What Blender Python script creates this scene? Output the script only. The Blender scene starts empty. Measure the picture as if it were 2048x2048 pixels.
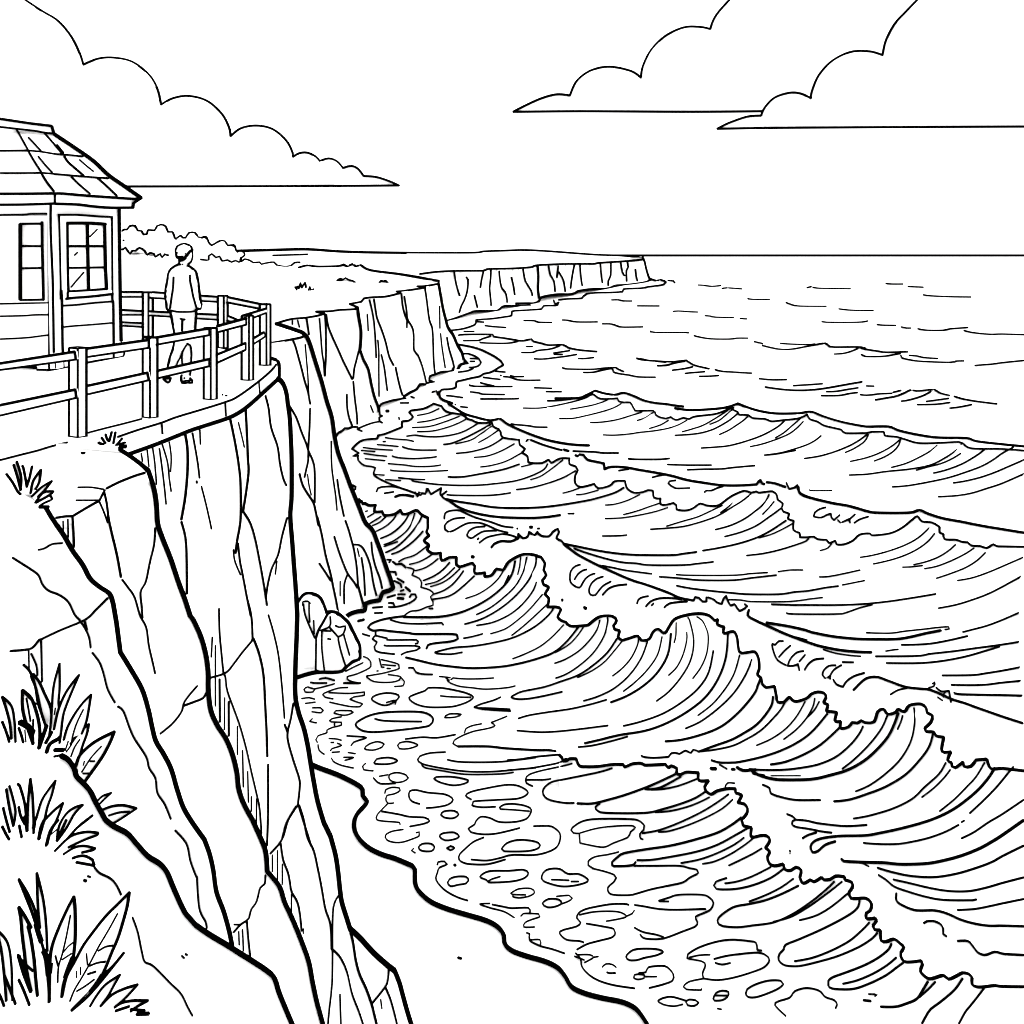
import bpy, math, random
from mathutils import Vector
from mathutils.geometry import delaunay_2d_cdt

random.seed(4)
# ------------------------------------------------------------------ scene, camera, light
sc = bpy.context.scene
COL = sc.collection
F = 2000.0          # focal length in pixels of a 2048 px wide frame
HZ = 511.0          # pixel row of the true horizon
EYE = 14.0          # eye height over the sea, metres
DECK = 1.58         # eye height over the terrace
TERR_Z = EYE - DECK
PEN = 0.8           # pixels the bright surroundings eat from a pen line

cam_d = bpy.data.cameras.new('camera')
cam = bpy.data.objects.new('camera', cam_d)
COL.objects.link(cam)
cam.location = (0, 0, EYE)
cam.rotation_euler = (math.radians(90), 0, 0)
cam_d.sensor_width = 36.0
cam_d.lens = 36.0 * F / 2048.0
cam_d.shift_y = -(1024.0 - HZ) / 2048.0
cam_d.clip_start = 0.05
cam_d.clip_end = 40000
sc.camera = cam

world = bpy.data.worlds.new('World')
sc.world = world
world.use_nodes = True
nt = world.node_tree
sky = nt.nodes.new('ShaderNodeTexSky')
sky.sky_type = 'NISHITA'
sky.sun_disc = False
sky.sun_elevation = math.radians(28)
sky.sun_rotation = math.radians(132)
sky.air_density = 1.0
sky.dust_density = 3.0
bg = nt.nodes['Background']
# a closed white overcast: the clear sky shows through the cloud sheet only faintly
mixn = nt.nodes.new('ShaderNodeMix'); mixn.data_type = 'RGBA'
mixn.inputs['Factor'].default_value = 0.93
mixn.inputs['B'].default_value = (8.0, 8.0, 8.0, 1.0)
nt.links.new(sky.outputs['Color'], mixn.inputs['A'])
nt.links.new(mixn.outputs['Result'], bg.inputs['Color'])
bg.inputs['Strength'].default_value = 0.125

sun_d = bpy.data.lights.new('sun', 'SUN')
sun = bpy.data.objects.new('sun', sun_d)
COL.objects.link(sun)
sun_d.energy = 1.2
sun_d.angle = math.radians(40)
sun_d.color = (1.0, 0.97, 0.93)
sun.rotation_euler = (math.radians(62), 0, math.radians(48))
sun.location = (0, 0, 60)

sc.view_settings.view_transform = 'Standard'
sc.view_settings.look = 'None'
sc.view_settings.gamma = 1.0
sc.view_settings.exposure = 1.4
sc.view_settings.use_curve_mapping = False
sc.cycles.filter_width = 1.1
sc.cycles.max_bounces = 12
sc.cycles.diffuse_bounces = 8

# ------------------------------------------------------------------ materials (procedural)
def paper(name, base, scale, rough=0.9, var=0.03):
    m = bpy.data.materials.new(name); m.use_nodes = True
    t = m.node_tree; b = t.nodes['Principled BSDF']
    tc = t.nodes.new('ShaderNodeTexCoord')
    nz = t.nodes.new('ShaderNodeTexNoise'); nz.inputs['Scale'].default_value = scale
    nz.inputs['Detail'].default_value = 4
    rp = t.nodes.new('ShaderNodeValToRGB')
    rp.color_ramp.elements[0].color = (*[c - var for c in base], 1)
    rp.color_ramp.elements[1].color = (*base, 1)
    t.links.new(tc.outputs['Object'], nz.inputs['Vector'])
    t.links.new(nz.outputs['Fac'], rp.inputs['Fac'])
    t.links.new(rp.outputs['Color'], b.inputs['Base Color'])
    b.inputs['Roughness'].default_value = rough
    b.inputs['Specular IOR Level'].default_value = 0.2
    return m

W = (0.82, 0.82, 0.82)
MAT = dict(
    rock=paper('white_rock', W, 3), water=paper('white_water', W, 0.6, 0.5), sand=paper('white_sand', W, 20),
    grass=paper('white_grass', W, 12), wood=paper('white_painted_wood', W, 9, 0.7), roof=paper('white_shingle', W, 6),
    stone=paper('white_concrete', W, 8), glass=paper('white_glass', W, 2, 0.3), foam=paper('white_foam', W, 15),
    cloud=paper('white_cloud', (0.85, 0.85, 0.85), 0.01), skin=paper('white_skin', W, 30),
    cloth=paper('white_cloth', W, 40), leaf=paper('white_leaf', W, 25))
ink = bpy.data.materials.new('black_ink'); ink.use_nodes = True
_b = ink.node_tree.nodes['Principled BSDF']
_n = ink.node_tree.nodes.new('ShaderNodeTexNoise'); _n.inputs['Scale'].default_value = 30
_r = ink.node_tree.nodes.new('ShaderNodeValToRGB')
_r.color_ramp.elements[0].color = (0, 0, 0, 1); _r.color_ramp.elements[1].color = (0.0005, 0.0005, 0.0005, 1)
ink.node_tree.links.new(_n.outputs['Fac'], _r.inputs['Fac'])
ink.node_tree.links.new(_r.outputs['Color'], _b.inputs['Base Color'])
_b.inputs['Roughness'].default_value = 1.0
_b.inputs['Specular IOR Level'].default_value = 0.0

# ------------------------------------------------------------------ survey helpers
CROP = dict(A=(0, 200, 4.83), B=(200, 400, 4.83), C=(0, 560, 4.83), D=(0, 840, 4.83), E=(440, 560, 3.927),
            G=(440, 1000, 3.927), H=(200, 740, 3.927), I=(200, 1200, 3.927), J=(340, 1600, 3.927),
            K=(0, 1240, 4.83), L=(0, 1640, 4.83), M=(840, 480, 3.927), N=(1240, 540, 3.927),
            O=(1556, 540, 3.927), P=(680, 860, 3.927), Q=(1120, 900, 3.927), R=(1556, 900, 3.927),
            S=(580, 1240, 3.927), T=(1020, 1240, 3.927), U=(1460, 1240, 3.927), V=(820, 1556, 3.927),
            W=(1200, 1556, 3.927), X=(1556, 1556, 3.927), Z=(0, 0, 1932 / 2048.0), Y=(0, 0, 1.0))

def P3(u, v, d):
    return Vector((d * (u - 1024.0) / F, d, EYE - d * (v - HZ) / F))

def parse(text, w=3.5):
    """@X picks a survey sheet, *n a pen width (alone: for what follows), ';' or a line end closes a stroke,
    '!' after a number marks a sharp corner, 'z' closes the stroke."""
    out = []; ox, oy, s = CROP['Y']
    for line in text.replace(';', '\n').split('\n'):
        tok = line.split()
        cw = w; nums = []; corner = set(); closed = False
        for t in tok:
            if t[0] == '@':
                ox, oy, s = CROP[t[1:]]
            elif t[0] == '*':
                cw = float(t[1:])
            elif t == 'z':
                closed = True
            else:
                if t.endswith('!'):
                    corner.add(len(nums) // 2); t = t[:-1]
                # a sheet may change in the middle of a stroke
                val = float(t)
                nums.append(ox + val / s if len(nums) % 2 == 0 else oy + val / s)
        pts = [(nums[i], nums[i + 1]) for i in range(0, len(nums) - 1, 2)]
        if len(pts) == 0:
            if tok: w = cw
            continue
        out.append(dict(w=cw, pts=pts, corner=corner, closed=closed))
    return out

def smooth(pts, closed=False, step=4.5):
    n = len(pts)
    if n < 3:
        if n == 2:
            (a, b), (c, d) = pts
            k = max(1, int(math.hypot(c - a, d - b) / (step * 3)))
            return [(a + (c - a) * i / k, b + (d - b) * i / k) for i in range(k + 1)]
        return list(pts)
    res = []
    m = n if closed else n - 1
    for i in range(m):
        p1, p2 = pts[i], pts[(i + 1) % n]
        p0 = pts[i - 1] if (i > 0 or closed) else p1
        p3 = pts[(i + 2) % n] if (i + 2 < n or closed) else p2
        L = math.hypot(p2[0] - p1[0], p2[1] - p1[1])
        k = max(1, min(8, int(L / step)))
        for j in range(k):
            t = j / k; t2 = t * t; t3 = t2 * t
            res.append(tuple(0.5 * (2 * p1[c] + (p2[c] - p0[c]) * t + (2 * p0[c] - 5 * p1[c] + 4 * p2[c] - p3[c]) * t2
                                    + (3 * p1[c] - p0[c] - 3 * p2[c] + p3[c]) * t3) for c in (0, 1)))
    res.append(pts[0] if closed else pts[-1])
    return res

def runs(st):
    """smooth pieces of a stroke between its corners"""
    if st.get('raw'): return [st['pts']]
    if st['closed'] and not st['corner']:
        return [smooth(st['pts'], True)]
    pts = list(st['pts']) + ([st['pts'][0]] if st['closed'] else [])
    cs = sorted(c for c in st['corner'] if 0 < c < len(pts) - 1)
    out = []; a = 0
    for c in cs + [len(pts) - 1]:
        out.append(smooth(pts[a:c + 1])); a = c
    return out

def path(text):
    """all strokes of a text joined into one polyline"""
    r = []
    for st in parse(text):
        for q in runs(st): r += q
    return r

def inside(x, y, poly):
    c = False; j = len(poly) - 1
    for i in range(len(poly)):
        xi, yi = poly[i]; xj, yj = poly[j]
        if (yi > y) != (yj > y) and x < (xj - xi) * (y - yi) / (yj - yi) + xi: c = not c
        j = i
    return c

def edge_dist(x, y, poly):
    best = 1e9; j = len(poly) - 1
    for i in range(len(poly)):
        ax, ay = poly[j]; bx, by = poly[i]; j = i
        dx, dy = bx - ax, by - ay; L = dx * dx + dy * dy
        t = 0 if L == 0 else max(0, min(1, ((x - ax) * dx + (y - ay) * dy) / L))
        q = (ax + t * dx - x) ** 2 + (ay + t * dy - y) ** 2
        if q < best: best = q
    return math.sqrt(best)

def fill(poly, grid=0):
    """triangles covering a polygon, with inner points every `grid` pixels"""
    pts = []
    for p in poly:
        if not pts or math.hypot(p[0] - pts[-1][0], p[1] - pts[-1][1]) > 0.3: pts.append(p)
    if math.hypot(pts[0][0] - pts[-1][0], pts[0][1] - pts[-1][1]) < 0.3: pts.pop()
    n = len(pts)
    vs = [Vector(p) for p in pts]
    if grid:
        x0 = min(p[0] for p in pts); x1 = max(p[0] for p in pts)
        y0 = min(p[1] for p in pts); y1 = max(p[1] for p in pts)
        y = y0 + grid * .5; row = 0
        while y < y1:
            x = x0 + grid * (.5 if row % 2 else .25)
            while x < x1:
                if inside(x, y, pts) and edge_dist(x, y, pts) > grid * .35: vs.append(Vector((x, y)))
                x += grid
            y += grid * .87; row += 1
    ed = [(i, (i + 1) % n) for i in range(n)]
    ov, oe, of, _, _, _ = delaunay_2d_cdt(vs, ed, [], 0, 1e-4, False)
    tri = []
    for f in of:
        cx = sum(ov[i][0] for i in f) / len(f); cy = sum(ov[i][1] for i in f) / len(f)
        if inside(cx, cy, pts): tri.append(tuple(f))
    return [(v[0], v[1]) for v in ov], tri, pts

# depth laws ---------------------------------------------------------------------------------
def flat(z):
    def f(u, v): return (EYE - z) * F / max(v - HZ, 0.5)
    return f
def const(d):
    return lambda u, v: d
def plane(*c):
    """the plane through three surveyed points (u, v, distance)"""
    a, b, e = [P3(*p) for p in c]
    n = (b - a).cross(e - a); o = Vector((0, 0, EYE)); k = n.dot(a - o)
    def f(u, v):
        r = Vector(((u - 1024.0) / F, 1.0, -(v - HZ) / F))
        q = n.dot(r)
        return k / q if abs(q) > 1e-9 else 1e5
    return f
def wall(u0, d0, u1, d1):
    """a vertical plane over two ground points"""
    def f(u, v):
        return 1.0 / (1 / d0 + (1 / d1 - 1 / d0) * (u - u0) / (u1 - u0))
    return f
def lerp_table(tab):
    def f(x):
        if x <= tab[0][0]: return tab[0][1]
        for (a, b), (c, d) in zip(tab, tab[1:]):
            if x <= c: return b + (d - b) * (x - a) / (c - a)
        return tab[-1][1]
    return f
def soft_table(tab, r=40):
    g = lerp_table(tab)
    return lambda x: sum(g(x + r * k / 3.0) for k in range(-3, 4)) / 7.0

class Ob:
    """collects the shape of one part; mats: 0 = its own white, 1 = ink"""
    def __init__(self, mat):
        self.v = []; self.f = []; self.m = []; self.mat = mat; self.pen = PEN
    def tri(self, vs, fs, mi=0):
        o = len(self.v); self.v += vs
        for f in fs:
            self.f.append(tuple(o + i for i in f)); self.m.append(mi)
    def slab(self, poly, dep, ext=(0, 0.05, 0), grid=0):
        ov, tri, _ = fill(poly, grid)
        fr = [P3(u, v, dep(u, v)) for u, v in ov]
        e = Vector(ext); bk = [p + e for p in fr]
        n = len(fr); cnt = {}
        for t in tri:
            for i in range(len(t)):
                a, b = t[i], t[(i + 1) % len(t)]
                cnt[(a, b)] = cnt.get((a, b), 0) + 1
        side = [(a, b, n + b, n + a) for (a, b) in cnt if (b, a) not in cnt]
        self.tri(fr + bk, list(tri) + [tuple(n + i for i in reversed(t)) for t in tri] + side)
    def puff(self, poly, d, T, R, grid):
        """a rounded body inside an outline: half thickness T, reached R pixels in from the outline"""
        ov, tri, pts = fill(poly, grid)
        h = []
        for u, v in ov:
            q = edge_dist(u, v, pts); h.append(T * math.sqrt(max(0, 1 - (1 - min(1, q / R)) ** 2)))
        dd = d if callable(d) else (lambda u, v: d)
        fr = [P3(u, v, dd(u, v) - k) for (u, v), k in zip(ov, h)]
        bk = [P3(u, v, dd(u, v)) + Vector((0, k + 0.002 * T, 0)) for (u, v), k in zip(ov, h)]
        n = len(fr)
        cnt = set()
        for t in tri:
            for i in range(len(t)): cnt.add((t[i], t[(i + 1) % len(t)]))
        side = [(a, b, n + b, n + a) for (a, b) in cnt if (b, a) not in cnt]
        self.tri(fr + bk, list(tri) + [tuple(n + i for i in reversed(t)) for t in tri] + side)
        def law(u, v):
            q = edge_dist(u, v, pts) if inside(u, v, pts) else 0
            return dd(u, v) - T * math.sqrt(max(0, 1 - (1 - min(1, q / R)) ** 2))
        return law
    def box(self, pts4, ext):
        a = [Vector(p) for p in pts4]; e = Vector(ext)
        self.tri(a + [p + e for p in a], [(0, 1, 2, 3), (7, 6, 5, 4), (0, 4, 5, 1), (1, 5, 6, 2), (2, 6, 7, 3), (3, 7, 4, 0)])
    def tube(self, pts, rad, sides=6):
        q = [pts[0]]; rr = [rad[0]]
        for p, r in zip(pts[1:], rad[1:]):
            if (p - q[-1]).length > r * 0.25: q.append(p); rr.append(r)
        if len(q) == 1: q.append(q[0] + Vector((rr[0], 0, 0))); rr.append(rr[0])
        n = len(q); vs = []; fs = []
        t0 = (q[1] - q[0]).normalized()
        up = Vector((0, 0, 1)) if abs(t0.z) < 0.9 else Vector((1, 0, 0))
        nx = t0.cross(up).normalized()
        for i in range(n):
            t = (q[min(i + 1, n - 1)] - q[max(i - 1, 0)])
            t = t.normalized() if t.length > 1e-9 else t0
            nx = nx - t * nx.dot(t)
            nx = nx.normalized() if nx.length > 1e-6 else t.cross(up).normalized()
            ny = t.cross(nx)
            for k in range(sides):
                a = 2 * math.pi * k / sides
                vs.append(q[i] + (nx * math.cos(a) + ny * math.sin(a)) * rr[i])
        for i in range(n - 1):
            for k in range(sides):
                k2 = (k + 1) % sides
                fs.append((i * sides + k, i * sides + k2, (i + 1) * sides + k2, (i + 1) * sides + k))
        # rounded pen ends
        for i, s in ((0, -1), (n - 1, 1)):
            t = (q[1] - q[0]).normalized() if i == 0 else (q[-1] - q[-2]).normalized()
            vs.append(q[i] + t * s * rr[i] * 0.8); c = len(vs) - 1
            for k in range(sides):
                fs.append((i * sides + k, i * sides + (k + 1) % sides, c))
        self.tri(vs, fs, 1)
    def ink3(self, pts, w):
        """a pen line between points of space, w pixels wide at its own distance"""
        w += self.pen
        self.tube([Vector(p) for p in pts], [0.5 * w * max(p[1], .5) / F for p in pts])
    def draw(self, strokes, dep, lift=1.05, cap=14.0):
        if isinstance(strokes, str): strokes = parse(strokes)
        for st in strokes:
            w = st['w'] + self.pen
            for q in runs(st):
                P = []; R = []
                for u, v in q:
                    d = dep(u, v); r = 0.5 * w * d / F
                    p = P3(u, v, d)
                    a = P3(u + 1, v, dep(u + 1, v)) - p; b = P3(u, v + 1, dep(u, v + 1)) - p
                    nn = a.cross(b); ray = Vector(((u - 1024) / F, 1, -(v - HZ) / F)).normalized()
                    c = abs(nn.normalized().dot(ray)) if nn.length > 1e-12 else 1
                    s = r * min(cap, lift / max(c, 0.02))
                    d2 = d - s
                    P.append(P3(u, v, d2)); R.append(0.5 * w * d2 / F)
                self.tube(P, R)
    def line(self, text, w, dep, lift=1.05, cap=3):
        """one unbroken pen line along all strokes of a text (or a list of points), broken only at sharp turns"""
        pts = path(text) if isinstance(text, str) else text
        seg = [[pts[0]]]
        for a, b in zip(pts, pts[1:]):
            if math.hypot(b[0] - a[0], b[1] - a[1]) < 0.2: continue
            if len(seg[-1]) > 1:
                p = seg[-1][-2]; q = seg[-1][-1]
                x1, y1, x2, y2 = q[0] - p[0], q[1] - p[1], b[0] - q[0], b[1] - q[1]
                if (x1 * x2 + y1 * y2) < 0.5 * math.hypot(x1, y1) * math.hypot(x2, y2): seg.append([q])
            seg[-1].append(b)
        self.draw([dict(w=w, pts=q, corner=set(), closed=False, raw=True) for q in seg if len(q) > 1], dep, lift, cap)
    def build(self, name, parent=None, label=None, cat=None, group=None, kind=None, origin=None):
        me = bpy.data.meshes.new(name)
        if origin is None:
            own = [self.v[i] for f, m in zip(self.f, self.m) if m == 0 for i in f] or self.v
            xs = [p.x for p in own]; ys = [p.y for p in own]; zs = [p.z for p in own]
            origin = Vector(((min(xs) + max(xs)) / 2, (min(ys) + max(ys)) / 2, min(zs)))
        origin = Vector(origin)
        me.from_pydata([p - origin for p in self.v], [], self.f)
        me.materials.append(MAT[self.mat]); me.materials.append(ink)
        me.polygons.foreach_set('material_index', self.m)
        me.validate(); me.update()
        o = bpy.data.objects.new(name, me); COL.objects.link(o)
        if parent:
            o.parent = parent; o.location = origin - PW[parent.name]
        else:
            o.location = origin
        PW[o.name] = origin
        tag(o, label, cat, group, kind)
        return o
PW = {}
def tag(o, label=None, cat=None, group=None, kind=None):
    if label: o['label'] = label
    if cat: o['category'] = cat
    if group: o['group'] = group
    if kind: o['kind'] = kind
def thing(name, loc, label, cat, group=None, kind=None):
    o = bpy.data.objects.new(name, None); COL.objects.link(o)
    o.location = loc; o.empty_display_size = 0.3
    PW[o.name] = Vector(loc)
    tag(o, label, cat, group, kind)
    return o
# ================================================================== breaking waves
WAVES = []
def wave(lip, crest, foot, strokes, label, lip_w, left=None, right=None):
    vs = soft_table(crest); vf = soft_table(foot)
    base = flat(0.0)
    def law(u, v):
        a, b = vs(u), vf(u)
        if v >= b: return base(u, v)
        hmax = EYE * (1 - (a - HZ) / (b - HZ))
        h = 0.7 * max(0.3, hmax)
        dc = (EYE - h) * F / (a - HZ); df = base(u, b)
        t = max(0.0, (v - a) / (b - a))
        s = t * t * 0.35 + t * 0.65          # hollow face
        return 1.0 / ((1 - s) / dc + s / df)
    WAVES.append((vs, vf, law, crest[0][0]))
    w = Ob('water'); w.pen = 0.0
    top = path(lip)
    u0, u1 = top[0][0], top[-1][0]
    low = []
    u = u1
    while u > u0:
        low.append((u, vf(u))); u -= 25
    low.append((u0, vf(u0)))
    poly = top + low
    ov, tri, _ = fill(poly, 26)
    w.tri([P3(a, b, law(a, b)) for a, b in ov], tri)
    # the back of the wave
    step = top[::2] + [top[-1]]
    fr = [P3(a, b, law(a, b)) for a, b in step]
    bk = [Vector((p.x, p.y + 1.15 * max(p.z, 0.1), -0.05)) for p in fr]
    n = len(fr)
    w.tri(fr + bk, [(i, i + 1, n + i + 1, n + i) for i in range(n - 1)])
    w.line(top, lip_w, law, 1.05, 4)
    w.draw(strokes, law, 1.05, 12)
    return w.build('wave', label=label, cat='wave', group='waves rolling in to the cliff')

LIP5 = '''@M 1000 1262 1100 1258 1240 1240 1300 1225 1355 1210 1400 1240 1450 1248 1550 1243! 1560 1265 1600 1275 1650 1275 1672 1310 1690 1340 1830 1340 1850 1370 1880 1390 1932 1402
@N 400 1154 440 1178 500 1160 540 1170 590 1150 740 1132 810 1110 890 1078! 893 1100 925 1115 935 1135 1010 1140 1040 1162 1140 1170 1190 1188 1270 1180 1400 1165 1470 1135! 1490 1170 1550 1190 1600 1220 1680 1240 1740 1255 1770 1280 1932 1280
@O 740 1270 830 1270! 840 1300 930 1310 1000 1330 1100 1358 1250 1358 1420 1350 1450 1360 1520 1400 1755 1405 1960 1420'''
S5 = '''*3.6 @M
*4 810 1320 940 1320 1050 1303 1200 1270 1290 1243 1355 1212; 1180 1328 1260 1315 1360 1295 1440 1270 1470 1255; 1095 1402 1200 1400 1300 1380 1420 1350 1520 1318 1580 1285
1338 1432 1420 1430 1540 1412 1650 1380 1740 1352; 1705 1417 1770 1395 1830 1355; 1440 1530 1530 1532 1650 1522 @N 150 1275 270 1262 380 1242 460 1215 525 1180
@N 230 1245 320 1215 380 1180; 488 1270 560 1250 650 1220 740 1170 845 1105; 705 1212 780 1180 830 1140 885 1095; *4 432 1298 600 1285 720 1255 810 1210 880 1165 925 1125; 780 1292 850 1260 920 1215 970 1180 1003 1150
*4 637 1398 750 1390 850 1380 970 1350 1100 1305 1200 1255 1260 1215 1290 1185; 1022 1387 1120 1365 1240 1325 1330 1285 1390 1240 1440 1190; 1220 1318 1290 1275 1360 1215 1420 1165; 1133 1453 1260 1435 1370 1405 1460 1375 1530 1340 1580 1300
@O *4 207 1480 330 1460 450 1425 560 1380 640 1335 700 1290; 528 1433 600 1400 680 1345 710 1290; 567 1503 690 1475 800 1435 890 1385 960 1330; 755 1500 840 1465 910 1420 950 1370 962 1325
890 1550 1000 1520 1100 1475 1190 1425 1250 1378; *4 558 1610 700 1603 850 1582 1040 1562 1200 1530 1320 1470 1400 1415 1440 1370; 1085 1573 1180 1545 1280 1520 1370 1480 1435 1440
*4 1220 1595 1320 1570 1440 1525 1530 1475 1590 1435 1620 1410; *4 897 1703 1020 1693 1180 1665 1340 1630 1480 1585 1600 1540 1690 1490 1760 1440 1850 1390; *4 1375 1672 1480 1655 1600 1625 1700 1590 1760 1565 1932 1490; *4 1258 1780 1400 1772 1520 1752 1640 1715 1760 1675 1932 1600'''
wave(LIP5, [(1000, 803), (1110, 799), (1185, 788), (1240, 799), (1270, 820), (1320, 832), (1400, 830), (1465, 815), (1500, 832), (1545, 838), (1610, 830), (1625, 845), (1690, 862), (1760, 868), (1800, 878), (1850, 888), (1930, 892), (2048, 900)],
     [(1000, 828), (1100, 850), (1200, 872), (1300, 905), (1400, 925), (1550, 940), (1700, 962), (1850, 1000), (2048, 1040)], S5,
     'long low twin-humped wave farthest from the beach, behind the other waves', 4.6)

LIP4 = '''@E 1035 1330 1060 1300 1120 1258 1235 1245! 1240 1220 1290 1210 1380 1175 1430 1155! 1430 1110 1480 1105 1515 1075 1485 1040 1500 1025 1600 1010 1680 970
@M 105 1285 170 1305! 190 1335 230 1355 330 1372 375 1405 410 1415 455 1435 565 1435! 575 1465 620 1487! 635 1510 650 1550 780 1570! 785 1610 825 1640 800 1670! 845 1700 850 1745 880 1752 960 1750 1010 1725 1030 1750 1100 1715 1170 1715
@Q 75 65! 75 110 125 130 140 160 120 200 120 260 165 290 270 265! 300 300 390 280 430 245 510 242! 520 285 530 305 580 335 650 330 690 315 730 320! 740 375 790 380! 790 425 830 430 890 415! 915 435 915 465 980 475 1040 460 1100 420 1150 435 1240 435 1320 380 1370 350 1450 320 1500 335 1540 325 1560 335 1670 325 1705 360 1710 390 1750 420 1740 455! 1755 485 1800 500 1790 540 1835 555! 1835 630 1880 650 1885 685
@R 170 685 230 685 280 680 310 700 380 705! 400 730 450 712! 460 740 520 740 590 710 640 665 720 655 740 670 850 660 920 640 990 600 1050 550 1095 520 1130 560 1210 570 1270 605! 1270 650 1300 660! 1310 700 1400 705 1440 720 1490 725! 1520 750 1590 755 1640 770 1690 740 1720 755 1760 757 1932 760'''
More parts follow.
